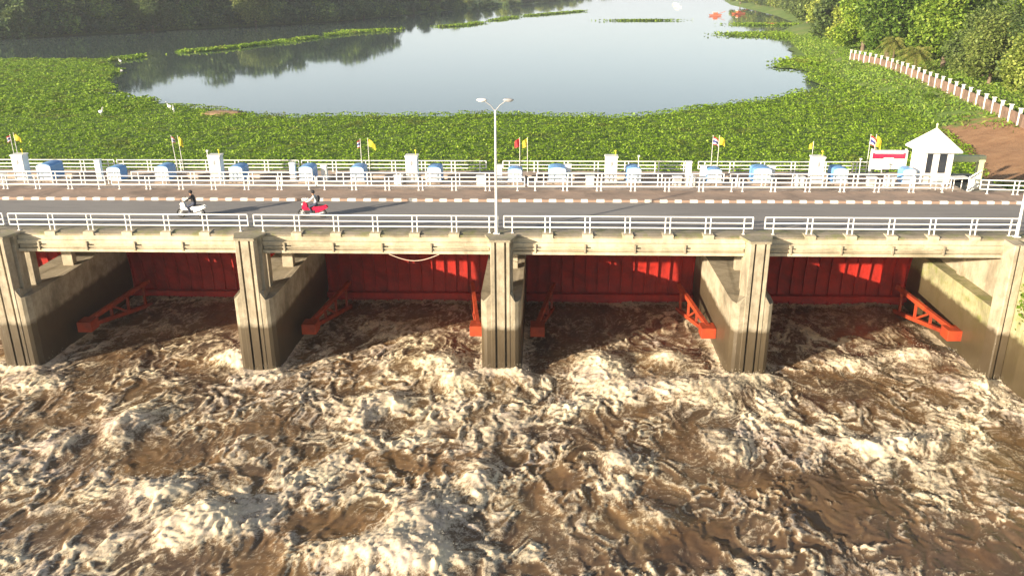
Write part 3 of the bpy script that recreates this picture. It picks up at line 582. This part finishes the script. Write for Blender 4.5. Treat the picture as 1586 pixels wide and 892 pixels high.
# ------------------------------------------------------------------ radial gates
TZ, TY, RG = -5.95, 3.7, 7.05
def make_gate(W_):
    t = thing('radial_gate', 'x', 'sluice gate', (0, 0, 0), 0, 'red radial gates between the piers')
    def arc(r_, a): return (TY+r_*math.cos(a), TZ+r_*math.sin(a))
    A = [R(-14+46*i/14) for i in range(15)]; pl = [arc(RG, a) for a in A]+[arc(RG+.06, a) for a in A[::-1]]
    m = MB(); nA = len(A)
    for i in range(nA-1):
        m.prism_x([arc(RG, A[i]), arc(RG, A[i+1]), arc(RG+.06, A[i+1]), arc(RG+.06, A[i])], -W_/2, W_/2)
    m.build('skin_plate', RED, t)
    n = 14
    for k in range(n+1):
        m = MB(); x = -W_/2+.1+(W_-.2)*k/n
        for i in range(nA-1): m.prism_x([arc(RG-.15, A[i]), arc(RG-.15, A[i+1]), arc(RG-.002, A[i+1]), arc(RG-.002, A[i])], x-.035, x+.035)
        m.build('rib', RED, t)
    for a in (R(-6), R(24)):
        y, z = arc(RG-.26, a); MB().box(-W_/2+.05, W_/2-.05, y-.28, y, z-.16, z+.16).build('girder', RED, t)
    for s_ in (-1, 1):
        x0 = s_*(W_/2-(.38 if s_ > 0 or W_ > 10.5 else .75)); x1 = s_*(W_/2-(1.15 if s_ > 0 or W_ > 10.5 else 1.7)); y1, z1 = arc(RG-1.4, R(4.5)); y2, z2 = arc(RG-1.4, R(-11))
        m = MB(); m.bar((x0, TY, TZ+.1), (x1, y1, z1), .2, .24); m.bar((x0, TY, TZ-.2), (x1, y2, z2), .2, .22)
        for u in (.35, .62, .9):
            p = Vector((x0, TY, TZ+.1)).lerp(Vector((x1, y1, z1)), u); q = Vector((x0, TY, TZ-.2)).lerp(Vector((x1, y2, z2)), u); m.bar(p, q, .13, .13)
        p = Vector((x0, TY, TZ+.1)).lerp(Vector((x1, y1, z1)), .35); q = Vector((x0, TY, TZ-.2)).lerp(Vector((x1, y2, z2)), .62); m.bar(p, q, .11, .11)
        m.build('gate_arm', ORANGE, t)
        MB().box(min(x0-s_*.42, x0+s_*.36), max(x0-s_*.42, x0+s_*.36), TY-.55, TY+.35, TZ-.38, TZ+.2).build('trunnion_block', ORANGE, t, .02)
    return t
GL = ['', 'deep red sluice gate of the leftmost visible bay, in shade', 'red sluice gate of the second bay, left of the pier with the lamp', 'red sluice gate of the third bay, right of the pier with the lamp', 'orange red sluice gate beside the right abutment']
g0 = make_gate(10.4); g0.location = ((PX[1]+PX[2])/2, 0, 0); g0['label'] = GL[1]
for i in (2, 3): copy_tree(g0, None, ((PX[i]+PX[i+1])/2, 0, 0), None, GL[i])
g4 = make_gate(11.0); g4.location = ((PX[4]+HW+AX)/2, 0, 0); g4['label'] = GL[4]
copy_tree(g0, None, ((PX[0]+PX[1])/2, 0, 0), None, 'red sluice gate of the bay left of the leftmost pier')

# ------------------------------------------------------------------ railings
def make_rail(L, H=.86, pairs=5, name='railing', loose=False):
    t = thing(name, 'x', 'railing'); r_ = .036
    for z in (H, H*.66, H*.34): MB().tube([(-L/2, 0, z), (0, 0, z), (L/2, 0, z)], r_, 8).build('rail', WHITE, t)
    for x in (-L/2, L/2): MB().tube([(x, 0, H*.34), (x, 0, H)], r_, 8).build('end_bar', WHITE, t)
    sp = (L-.4)/(pairs+1); xs_ = [-L/2+.42]
    for k in range(pairs): c = -L/2+.2+sp*(k+1); xs_ += [c-.12, c+.12]
    xs_.append(L/2-.42)
    for x in xs_: MB().tube([(x, 0, 0), (x, 0, H)], r_*.95, 8).box(x-.07, x+.07, -.07, .07, 0, .02).build('post', WHITE, t)
    return t
ORD = ['leftmost', 'second', 'third', 'fourth', 'fifth']
rf = make_rail(12.2); rf['group'] = 'railing panels on the river side of the road'; rf['label'] = 'white railing panel on the river side edge above the leftmost full bay'
cx = [(PX[i]+PX[i+1])/2 for i in range(4)]+[44.0]
rf.location = (cx[1], 1.3, .085)
RL = {0: 'white railing panel of the river side edge ending at the left edge of the frame', 2: 'white railing panel of the river side edge left of the street lamp', 3: 'white railing panel of the river side edge right of the street lamp', 4: 'white railing panel of the river side edge ending at the abutment'}
for i in (0, 2, 3, 4): copy_tree(rf, None, (cx[i], 1.3, .085), None, RL[i])
copy_tree(rf, None, (56.5, 1.3, .085), None, 'white railing panel of the river side edge past the abutment')
rc = make_rail(12.3, .8); rc['group'] = 'railing panels behind the pavement'; rc['label'] = 'leftmost long white railing panel behind the pavement'
offs = [-5.3, 7.4, 19.8, 32.3, 44.4]; rc.location = (offs[0], 9.75, .165)
for i in range(1, 5): copy_tree(rc, None, (offs[i], 9.75, .165), None, ORD[i]+' white railing panel from the left behind the pavement')
rx = make_rail(5.6, .8, 2); rx['label'] = 'short white railing panel behind the pavement right of the hut, slanting back'; rx['group'] = 'railing panels behind the pavement'; rx.location = (54.9, 9.2, .165); rx.rotation_euler = (0, 0, R(-6))
rb = make_rail(11.3, .78); rb['group'] = 'railing panels at the front of the hoist walkway'; rb['label'] = 'leftmost white railing panel at the front of the hoist walkway'
offb = [-5.2, 7.2, 20.0, 32.3, 44.0]; rb.location = (offb[0], 11.7, 0)
for i in range(1, 5): copy_tree(rb, None, (offb[i], 11.7, 0), None, ORD[i]+' white railing panel from the left in front of the blue covers')
ra = make_rail(12.2, .72); ra['group'] = 'railing panels along the lake side'; ra['label'] = 'leftmost white railing panel behind the covers along the lake'
offa = [-7.6, 4.8, 17.2, 30.5, 43.2]; ra.location = (offa[0], 15.7, -.03)
for i in range(1, 5): copy_tree(ra, None, (offa[i], 15.7, -.03), None, ORD[i]+' white railing panel from the left along the lake edge')

# ------------------------------------------------------------------ hoist covers, posts, small cabinets
def make_cover(w=.95, d=1.5, h=1.12):
    t = thing('hoist_cover', 'x', 'machine cover', (0, 0, 0), 0, 'blue hoist covers on the walkway')
    MB().box(-w/2-.06, w/2+.06, -.06, d+.06, 0, .12).build('plinth', WALK, t)
    pl = [(-w/2, .12), (w/2, .12), (w/2, h-.16)]+[(w/2*math.cos(a), h-.16+.16*math.sin(a)) for a in [math.pi*k/8 for k in range(1, 8)]]+[(-w/2, h-.16)]
    n = len(pl); v = [(x, y, z) for y in (.1, d) for x, z in pl]
    MB().add(v, [tuple(range(n)), tuple(range(n, 2*n))[::-1]]+[(i, n+i, n+(i+1) % n, (i+1) % n) for i in range(n)]).build('hood', BLUE, t, .015)
    q = [(x*.96, .12+(z-.12)*.97) for x, z in pl]; v = [(x, y, z) for y in (0.02, .1-.002) for x, z in q]
    f = MB().add(v, [tuple(range(n)), tuple(range(n, 2*n))[::-1]]+[(i, n+i, n+(i+1) % n, (i+1) % n) for i in range(n)]).build('front_panel', LITBLUE, t)
    m = MB()
    for k in range(4): m.box(-w*.3, w*.3, 0, .018, .3+k*.07, .33+k*.07)
    m.build('vent', LITBLUE, f)
    MB().box(w*.26, w*.3, -.02, .018, .62, .74).build('handle', CHROME, t)
    return t
CX = [-4.3, .15, 3.2, 7.9, 12.3, 15.5, 20.3, 25.3, 27.9, 32.6, 37.5, 40.4, 45.1, 49.2]
CLB = ['blue hoist cover just right of the leftmost white post', 'small blue hoist cover behind a slim white pillar in the leftmost gap', 'blue hoist cover below the left pair of flags', 'blue hoist cover just right of the second white post',
       'blue hoist cover directly above the red motorcycle', 'blue hoist cover below the single yellow flag', 'blue hoist cover just right of the third white post', 'pale hoist cover beside the street lamp pole', 'white hoist cover with slats midway between the lamp and the fourth white post',
       'hoist cover just right of the fourth white post', 'pale hoist cover below the striped flag pair', 'white hoist cover left of the fifth white post', 'light blue hoist cover just right of the fifth white post', 'light blue hoist cover under the red and white sign']
c0 = make_cover(); c0.location = (CX[0], 12.2, 0); c0['label'] = CLB[0]
for i in range(1, 14):
    s_ = (.8, .6, .9) if i == 13 else (.92, .62, .85) if i in (1, 7, 10) else ((1.15, .8, .92) if i in (8, 11) else (.92, .8, .92))
    copy_tree(c0, None, (CX[i], 12.2, 0), None, CLB[i], s_)
def make_post():
    t = thing('gauge_post', 'x', 'post', (0, 0, 0), 0, 'white concrete posts on the walkway')
    MB().box(-.36, .36, -.33, .33, 0, 1.62).build('shaft', WHITEC, t, .02); MB().box(-.4, .4, -.37, .37, 1.62, 1.7).build('cap', WHITEC, t)
    MB().ell((0, -.335, 1.25), (.09, .02, .16)).build('emblem', GREYM, t); MB().tube([(.25, 0, 1.7), (.25, 0, 1.95)], .02, 6).ell((.25, 0, 1.98), (.07, .07, .05)).build('beacon', FY, t)
    return t
p0 = make_post(); PXS = [-5.9, 6.6, 18.9, 31.2, 43.7]; p0.location = (PXS[0], 12.6, 0); p0['label'] = 'leftmost thick white post on the walkway'
for i in range(1, 5): copy_tree(p0, None, (PXS[i], 12.6, 0), None, ORD[i]+' thick white post from the left on the walkway')
# slim pillars and low cabinets between them
SL = [(-1.1, 1.25, 'slim pale pillar left of the small cover in the leftmost gap'), (11.3, 1.1, 'slim white pillar left of the cover above the red motorcycle'), (13.3, .95, 'slim white pillar right of the cover above the red motorcycle'), (24.3, 1.0, 'slim white pillar beside the lamp pole'), (28.6, 1.05, 'slim white pillar right of the slatted white cover'), (36.0, 1.25, 'tall slim white pillar left of the striped flag pair'), (36.9, 1.0, 'short slim pillar beside the pale cover under the striped flags'), (41.1, 1.0, 'slim white pillar right of the cover before the fifth white post')]
for i, (x, h, lb) in enumerate(SL):
    t = thing('pillar', lb, 'pillar', (x, 12.9, 0), 0, 'slim white pillars on the walkway')
    MB().box(-.17, .17, -.15, .15, 0, h).build('shaft', WHITEC, t, .01); MB().box(-.2, .2, -.18, .18, h, h+.05).build('cap', WHITEC, t)
LB = [(-7.0, 'low white cabinet left of the leftmost white post'), (23.2, 'low white cabinet left of the lamp pole'), (29.9, 'low white cabinet between slatted cover and fourth white post'), (35.2, 'low white cabinet left of the tall slim pillar'), (36.0, 'low wide cabinet at the foot of the tall slim pillar'), (42.6, 'low white cabinet left of the fifth white post'), (46.9, 'low cream cabinet under the left half of the sign'), (48.0, 'low pinkish cabinet under the right half of the sign'), (18.1, 'low white cabinet left of the third white post')]
for i, (x, lb) in enumerate(LB):
    t = thing('cabinet', lb, 'cabinet', (x, 12.1 if i != 4 else 11.95, 0), 0, 'low cabinets on the walkway')
    MB().box(-.25, .25, -.2, .2, 0, .52).build('body', WHITEC, t, .015); MB().box(-.29, .29, -.24, .24, .52, .56).build('lid', WHITEC, t); MB().box(-.2, .2, -.212, -.202, .08, .46).build('door', GREYM if i % 3 == 0 else WHITEC, t)

# ------------------------------------------------------------------ flags
def flag(x, y, h, kind, label, lean=0, sz=(.5, .42), flip=1, droop=.35):
    t = thing('flag', label, 'flag', (x, y, 0), 0, 'flags on thin poles along the lake side railing')
    MB().tube([(0, 0, -.02), (lean*.5, 0, h*.5), (lean, 0, h)], [.022, .018, .014], 6).ell((lean, 0, h+.02), (.03, .03, .03), nu=6, nv=4).build('pole', WHITE, t)
    nx, nz = 10, 10; v = []; f = []; mi = []
    for j in range(nz+1):
        for i in range(nx+1):
            u, w_ = i/nx, j/nz
            v.append((lean+flip*u*sz[0]*.8-.01, .06*math.sin(u*7+w_*2), h-.04-w_*sz[1]*(1-.15*u)-u*u*sz[0]*droop*1.3))
    m = MB(); b = [0, 1, 2, 2, 3, 3, 3, 3, 2, 1]
    for j in range(nz):
        for i in range(nx):
            a = j*(nx+1)+i
            c = {'y': 0, 'r': 0, 't': [0, 0, 1, 1, 2, 2, 2, 1, 1, 0][j]}[kind]
            m.add([v[a], v[a+1], v[a+nx+2], v[a+nx+1]], [(0, 1, 2, 3)], c, True)
    o = m.build('cloth', {'y': FY, 'r': FR, 't': [FR, FW, FB]}[kind], t); md = o.modifiers.new('thick', 'SOLIDIFY'); md.thickness = .008
flag(-7.9, 15.62, 2.45, 'y', 'yellow flag on a thin pole at the far left', .0, flip=1); flag(-8.15, 15.62, 2.35, 't', 'dark red and striped flag beside the far left yellow one', 0, (.35, .4), -1)
flag(2.75, 15.62, 2.3, 't', 'small striped flag left of the yellow one above the third cover', -.12, (.28, .4)); flag(3.15, 15.62, 2.3, 'y', 'yellow flag right of the small striped one above the third cover', -.08, (.34, .6), 1, .5)
flag(15.1, 15.62, 2.1, 't', 'faint striped flag left of the single bright yellow pennant', 0, (.26, .5), -1); flag(15.6, 15.62, 2.15, 'y', 'bright yellow pennant flying left of the third white post', 0, (.6, .45), 1, .5)
flag(25.5, 15.62, 2.2, 'r', 'red flag just right of the street lamp', 0, (.4, .55), -1); flag(26.0, 15.62, 2.2, 'y', 'yellow flag beside the red one right of the street lamp', 0, (.38, .55), -1)
flag(37.9, 15.62, 2.35, 't', 'red, white and blue striped flag of the pair right of the fourth white post', 0, (.5, .5)); flag(38.3, 15.62, 2.35, 'y', 'yellow flag of the pair right of the fourth white post', 0, (.5, .5))
flag(44.3, 15.62, 2.0, 'y', 'small pale yellow flag above the fifth white post', 0, (.28, .4), -1)
flag(47.85, 15.62, 2.45, 't', 'striped flag rising from the left edge of the sign', 0, (.6, .6), 1, .6); flag(48.2, 15.62, 2.45, 'y', 'yellow flag behind the striped one at the sign', 0, (.5, .7), 1, .6)
for x, h, lb in ((6.2, 1.9, 'thin bare pole leaning by the second white post'), (32.9, 1.65, 'thin pole with a small box top right of the fourth white post'), (46.3, 1.5, 'thin bare pole left of the sign')):
    t = thing('pole', lb, 'pole', (x, 12.5, 0), 0, 'thin bare poles on the walkway'); MB().tube([(0, 0, 0), (-.05, 0, h)], .025, 6).build('shaft', WHITE, t); MB().box(-.1, .02, -.05, .05, h, h+.09).build('head', WHITE, t)

# ------------------------------------------------------------------ street lamps
def lamp(x, label, h=6.05):
    t = thing('street_lamp', label, 'street lamp', (x, 1.12, .085), 0, 'street lamps on the river side edge')
    MB().box(-.16, .16, -.12, .16, 0, .04).tube([(0, 0, 0), (0, 0, .7)], .085, 10).tube([(0, 0, .7), (0, 0, h)], [.07, .045], 10).build('pole', WHITE, t)
    for s_, d in ((-1, 0), (1, .0)):
        a = MB().tube([(0, 0, h-.05), (s_*.22, 0, h+.22), (s_*.5, 0, h+.42)], .025, 6).build('arm', GREYM, t)
        MB().ell((s_*.62, 0, h+.47), (.26, .11, .075)).ell((s_*.64, 0, h+.43), (.18, .09, .06)).build('lamp_head', WHITE if s_ < 0 else GREYM, t)
lamp(24.75, 'slender white double headed street lamp at the middle pier'); lamp(49.95, 'white lamp pole cut by the right edge of the frame')

# ------------------------------------------------------------------ sign, hut, portal
t = thing('notice_board', 'white notice board with a red band left of the hut', 'sign', (48.75, 14.6, 0))
for x in (-1.05, 1.05): MB().box(x-.05, x+.05, .03, .13, 0, 1.75).build('post', WHITE, t)
MB().box(-1.15, 1.15, -.03, .03, .48, 1.68).build('board', WHITEC, t); m = MB().box(-1.02, 1.02, -.042, -.034, 1.14, 1.5).build('band', SIGNR, t)
MB().box(-.9, .9, -.05, -.044, 1.44, 1.475).build('stripe', SIGNP, t); 
m = MB(); x = -.32
random.seed(3)
while x < .32: w_ = random.uniform(.03, .07); m.box(x, x+w_, -.052, -.046, 1.17, 1.22); x += w_+.02
m.build('lettering', FW, t)
t = thing('guard_hut', 'small white hut with a pyramid roof at the right end of the walkway', 'hut', (50.8, 13.2, 0)); t.scale = (.92, .92, 1.04)
MB().box(-.95, -.8, -.95, .95, -.05, 2.0).box(.8, .95, -.95, .95, -.05, 2.0).box(-.8, .8, .8, .95, -.05, 2.0).box(-.8, .8, -.95, -.8, -.05, .7).box(-.8, .8, -.95, -.8, 1.85, 2.0).box(-.3, 0, -.95, -.8, .7, 1.85).box(.62, .8, -.95, -.8, .7, 1.85).build('wall', WHITEC, t)
for a, b in ((-.8, -.3), (0, .62)):
    f = MB().box(a, a+.05, -.97, -.9, .7, 1.85).box(b-.05, b, -.97, -.9, .7, 1.85).build('window', WHITE, t); MB().box(a+.05, b-.05, -.93, -.91, .7, 1.85).build('pane', GLASS, f)
MB().box(.952, .98, -.6, .4, 0, 1.9).build('door', DARK, t)
MB().add([(-1.3, -1.35, 1.93), (1.3, -1.35, 1.93), (1.3, 1.35, 1.93), (-1.3, 1.35, 1.93), (-1.3, -1.35, 2.03), (1.3, -1.35, 2.03), (1.3, 1.35, 2.03), (-1.3, 1.35, 2.03), (0, 0, 3.2)],
         [(3, 2, 1, 0), (0, 1, 5, 4), (1, 2, 6, 5), (2, 3, 7, 6), (3, 0, 4, 7), (4, 5, 8), (5, 6, 8), (6, 7, 8), (7, 4, 8)]).build('roof', ROOFW, t)
MB().tube([(0, 0, 3.15), (0, 0, 3.32)], [.07, .05], 6).ell((0, 0, 3.38), (.08, .08, .09)).build('finial', YELLOWP, t)
t = thing('concrete_frame', 'cream concrete frame right of the hut over a small side sluice', 'frame', (53.4, 14.5, 0))
MB().box(-1.5, 1.25, -.2, .2, 1.0, 1.38).build('beam', YELLOWP, t, .02); MB().box(.85, 1.2, -.18, .18, -1.4, .999).build('post', YELLOWP, t, .02); MB().box(-1.48, -1.2, -.18, .18, -1.4, .999).build('post', YELLOWP, t, .02)
MB().box(-1.19, .84, -.05, .05, -1.4, .1).build('sluice_board', DARK, t)
t = thing('slatted_gate', 'pinkish slatted gate panel between the hut and the cream frame', 'gate', (52.6, 11.2, 0), R(50))
for k in range(9): MB().box(-1.2+k*.3-.035, -1.2+k*.3+.035, -.02, .02, .0, 1.0).build('slat', WHITEC, t)
MB().box(-1.25, 1.25, .021, .06, .85, .92).box(-1.25, 1.25, .021, .06, .15, .22).build('rail', WHITEC, t)
t = thing('table', 'white table standing in front of the hut door', 'table', (51.6, 11.1, .0), R(12))
MB().box(-.55, .55, -.35, .35, .72, .77).build('table_top', WHITEC, t, .01)
for sx in (-1, 1):
    for sy in (-1, 1): MB().tube([(sx*.48, sy*.28, 0), (sx*.48, sy*.28, .72)], .03, 6).build('leg', WHITE, t)
t = thing('chair', 'white plastic chair beside the table before the hut', 'chair', (50.4, 11.2, .0), R(200))
MB().box(-.22, .22, -.22, .22, .42, .46).build('seat', WHITEC, t); MB().box(-.22, .22, .2, .24, .461, .86).build('backrest', WHITEC, t)
for sx in (-1, 1):
    for sy in (-1, 1): MB().tube([(sx*.2, sy*.2, 0), (sx*.2, sy*.2, .42)], .022, 6).build('leg', WHITE, t)

# ------------------------------------------------------------------ motorcycles and riders (both heading left)
def bike(x, y, bm, label):
    t = thing('motorcycle', label, 'motorcycle', (x, y, .034), 0, None); t.scale = (.86,)*3
    for px_ in (-.62, .62):
        v = MB(); N = 20; vs = []; fs = []
        for i in range(N):
            a = 2*math.pi*i/N
            for j in range(6):
                b = 2*math.pi*j/6; r_ = .24+.045*math.cos(b); vs.append((px_+r_*math.cos(a), .05*math.sin(b), .285+r_*math.sin(a)))
        for i in range(N):
            for j in range(6): fs.append((i*6+j, ((i+1) % N)*6+j, ((i+1) % N)*6+(j+1) % 6, i*6+(j+1) % 6))
        v.add(vs, fs, 0, True); wh = v.build('wheel', RUBBER, t)
        rim = MB().tube([(px_, -.035, .285), (px_, .035, .285)], .06, 10)
        for k in range(6): a = k*math.pi/3; rim.bar((px_, 0, .285), (px_+.2*math.cos(a), 0, .285+.2*math.sin(a)), .02, .025)
        rim.build('rim', CHROME, wh)
    MB().prism([(0, 0)]*0 or [(-.45, .16), (.2, .16), (.2, -.16), (-.45, -.16)], .3, .5, 0, lambda x_, y_: .5).build('engine', DARK, t, .03)
    sh = [(-.56, .62), (-.48, .95), (-.36, 1.0), (-.28, .62), (-.05, .58), (.15, .66), (.85, .76), (.95, .68), (.6, .5), (.15, .36), (-.3, .36), (-.42, .5)]
    n = len(sh); v = [(px_, s_, z) for s_ in (-.13, .13) for px_, z in sh]
    MB().add(v, [tuple(range(n)), tuple(range(n, 2*n))[::-1]]+[(i, (i+1) % n, n+(i+1) % n, n+i) for i in range(n)]).build('body', bm, t, .04)
    MB().ell((.36, 0, .77), (.42, .13, .06)).build('seat', BLACKC, t)
    MB().tube([(-.62, .07, .285), (-.45, .07, .9)], .022, 6).tube([(-.62, -.07, .285), (-.45, -.07, .9)], .022, 6).build('fork', CHROME, t)
    MB().tube([(-.34, -.34, 1.02), (-.42, 0, .99), (-.34, .34, 1.02)], .018, 6).build('handlebar', DARK, t)
    MB().ell((-.56, 0, .84), (.07, .09, .08)).build('headlight', WHITE, t)
    MB().tube([(-.1, -.17, .3), (.3, -.18, .27), (.75, -.18, .38)], [.03, .04, .045], 8).build('exhaust', CHROME, t)
    MB().tube([(-.38, .28, 1.02), (-.38, .33, 1.18)], .008, 5).ell((-.38, .34, 1.2), (.02, .06, .04), nu=6, nv=4).build('mirror', DARK, t)
    MB().tube([(-.38, -.28, 1.02), (-.38, -.33, 1.18)], .008, 5).ell((-.38, -.34, 1.2), (.02, .06, .04), nu=6, nv=4).build('mirror', DARK, t)
    return t
def person(x, y, top, hat, label, hatname='hair', pack=False):
    Jn = {'pel': (.3, 0, .88), 'bel': (.28, 0, 1.05), 'che': (.2, 0, 1.27), 'nck': (.15, 0, 1.42), 'hd': (.12, 0, 1.52), 'hdt': (.12, 0, 1.64)}
    E_ = [('pel', 'bel'), ('bel', 'che'), ('che', 'nck'), ('nck', 'hd'), ('hd', 'hdt')]; rd = {'pel': .15, 'bel': .135, 'che': .15, 'nck': .055, 'hd': .088, 'hdt': .075}
    for s_, n in ((-1, 'l'), (1, 'r')):
        Jn.update({'sh'+n: (.18, s_*.18, 1.35), 'el'+n: (-.02, s_*.27, 1.14), 'wr'+n: (-.27, s_*.29, 1.06), 'ha'+n: (-.34, s_*.29, 1.05), 'hi'+n: (.28, s_*.12, .86), 'kn'+n: (-.13, s_*.17, .74), 'an'+n: (.02, s_*.16, .38), 'to'+n: (-.15, s_*.17, .33)})
        E_ += [('che', 'sh'+n), ('sh'+n, 'el'+n), ('el'+n, 'wr'+n), ('wr'+n, 'ha'+n), ('pel', 'hi'+n), ('hi'+n, 'kn'+n), ('kn'+n, 'an'+n), ('an'+n, 'to'+n)]
        rd.update({'sh'+n: .075, 'el'+n: .048, 'wr'+n: .033, 'ha'+n: .04, 'hi'+n: .1, 'kn'+n: .068, 'an'+n: .045, 'to'+n: .04})
    ks = list(Jn); me = bpy.data.meshes.new('person'); me.from_pydata([Jn[k] for k in ks], [(ks.index(a), ks.index(b)) for a, b in E_], []); o = bpy.data.objects.new('person', me); COL.objects.link(o)
    o.modifiers.new('skin', 'SKIN'); sv_ = me.skin_vertices[0].data
    for i, k in enumerate(ks): sv_[i].radius = (rd[k], rd[k]); sv_[i].use_root = (k == 'pel')
    sb = o.modifiers.new('sub', 'SUBSURF'); sb.levels = 2; sb.render_levels = 2
    bpy.context.view_layer.update(); dg = bpy.context.evaluated_depsgraph_get(); nm = bpy.data.meshes.new_from_object(o.evaluated_get(dg)); o.modifiers.clear(); o.data = nm
    nm.materials.clear()
    for m_ in (SKIN, top, JEANS): nm.materials.append(m_)
    segs = []
    for a, b in E_:
        mi = 0 if a in ('nck', 'hd') or a[:2] == 'wr' else (2 if a[:2] in ('hi', 'kn', 'an') or b[:2] == 'hi' else 1); segs.append((Vector(Jn[a]), Vector(Jn[b]), mi))
    for p in nm.polygons:
        c = p.center; best = min(segs, key=lambda s_: (c-(s_[0]+(s_[1]-s_[0])*max(0, min(1, (c-s_[0]).dot(s_[1]-s_[0])/(s_[1]-s_[0]).length_squared)))).length); p.material_index = best[2]; p.use_smooth = True
    o.location = (x, y, .034); o.scale = (.86,)*3; tag(o, label, 'person')
    MB().ell((.135, 0, 1.63), (.125, .11, .115)).build(hatname, hat, o)
    if pack: MB().ell((.43, 0, 1.2), (.12, .16, .22)).build('backpack', BLACKC, o)
    # face: nose, eyes
    MB().ell((.03, 0, 1.55), (.02, .015, .02), nu=6, nv=4).build('nose', SKIN, o)
    return o
bike(8.3, 4.0, BIKEW, 'white and silver motorcycle ridden left on the bridge road'); person(8.3, 4.0, BLACKC, BLACKC, 'rider in black with a dark cap on the white motorcycle', 'cap')
bike(14.8, 4.1, BIKER, 'red motorcycle ridden left on the bridge road'); person(14.8, 4.1, WSHIRT, BLACKC, 'rider in a white top with a black backpack on the red motorcycle', 'hair', True)

# ------------------------------------------------------------------ things far out on the lake
ODR = paint('orange_hull', (.5, .13, .06), .5, .2)
def pontoon(x, y, L, rz, label, cab=True):
    t = thing('work_pontoon', label, 'pontoon', (x, y, -2.5), rz, 'orange pontoons by the right bank'); t.scale = (.62,)*3
    MB().add([(-L/2, -1.5, .1), (L/2, -1.5, .1), (L/2+.8, -1.2, .9), (-L/2-.8, -1.2, .9), (-L/2, 1.5, .1), (L/2, 1.5, .1), (L/2+.8, 1.2, .9), (-L/2-.8, 1.2, .9)], [(0, 1, 2, 3), (7, 6, 5, 4), (3, 2, 6, 7), (0, 4, 5, 1), (0, 3, 7, 4), (1, 5, 6, 2)]).build('hull', ODR, t)
    if cab: MB().box(-1.2, 1.2, -.9, .9, .9, 2.1).build('cabin', ODR, t); MB().box(-1.5, 1.5, -1.1, 1.1, 2.1, 2.25).build('roof', WHITEC, t); MB().bar((1.3, 0, 1.0), (L/2+3, 0, 2.6), .25, .25).build('boom', ODR, t)
pontoon(91, 296, 6, .1, 'orange pontoon with cabin, leftmost of the cluster by the right bank'); pontoon(103, 312, 8, .5, 'long orange pontoon with raised boom behind the leftmost one'); pontoon(96.5, 235, 3.4, .2, 'small orange pontoon nearest the grassy right bank', False)
for x, y, lb in ((94, 420, 'white boat far up the river, left one'), (90, 385, 'white boat far up the river, right and nearer one')):
    t = thing('boat', lb, 'boat', (x, y, -2.5), 0, 'white boats far up the river'); t.scale = (.7,)*3; MB().add([(-2, -.8, .05), (2, -.8, .05), (2.8, 0, .9), (-2.3, -1, .8), (-2, .8, .05), (2, .8, .05), (-2.3, 1, .8)], [(0, 1, 2, 3), (0, 4, 5, 1), (3, 2, 6), (4, 6, 2, 5), (0, 3, 6, 4), (1, 5, 2)]).build('hull', WHITEC, t); MB().box(-1.3, .8, -.6, .6, .8, 1.7).build('cabin', WHITEC, t)
def egret(x, y, label):
    t = thing('egret', label, 'bird', (x, y, -2.2), random.uniform(0, 6), None); t.scale = (1.5,)*3
    m = MB(); m.ell((0, 0, .32), (.2, .1, .11)).tube([(.14, 0, .36), (.2, 0, .5), (.17, 0, .6), (.24, 0, .64)], [.05, .03, .025, .03], 6).tube([(.24, 0, .64), (.36, 0, .62)], [.02, .004], 5).tube([(-.03, .03, .25), (-.03, .03, 0)], .01, 4).tube([(-.03, -.03, .25), (-.03, -.03, 0)], .01, 4); m.build('body', FW, t)
def wpos(x, y): return x, y
egret(-21.5, 53, 'white egret standing in the hyacinth, left of the two by the open water'); egret(-15.5, 57, 'white egret at the lake edge, upper one'); egret(-14.2, 55, 'white egret just below the upper one by the lake edge'); egret(-47.5, 112, 'white egret at the far left edge of the hyacinth')
o = MB().ell((0, 0, 0), (2.4, 1.0, .35), fn=lambda q: 1+.2*math.sin(q.x*9)*math.cos(q.y*7)).build('debris_raft', concrete('dry_reeds', (.3, .2, .12), (.2, .13, .07), streak=.1), None, 0, (-8.6, 55.2, -2.25)); tag(o, 'brown raft of dry reeds caught at the hyacinth edge', 'debris')

# ------------------------------------------------------------------ morning haze
hm = MB().box(-1650, 1650, -330, 4100, -12, 42).build('haze', [])
m = bpy.data.materials.new('haze'); m.use_nodes = True; m.node_tree.nodes.clear(); a = m.node_tree.nodes.new('ShaderNodeOutputMaterial'); b = m.node_tree.nodes.new('ShaderNodeVolumePrincipled')
b.inputs['Color'].default_value = (.86, .92, 1, 1); b.inputs['Density'].default_value = .00032; b.inputs['Anisotropy'].default_value = .2
m.node_tree.links.new(b.outputs[0], a.inputs['Volume']); hm.data.materials.append(m); tag(hm, kind='stuff')
hm['label'] = 'thin bluish morning haze over the far banks'; hm['category'] = 'haze'
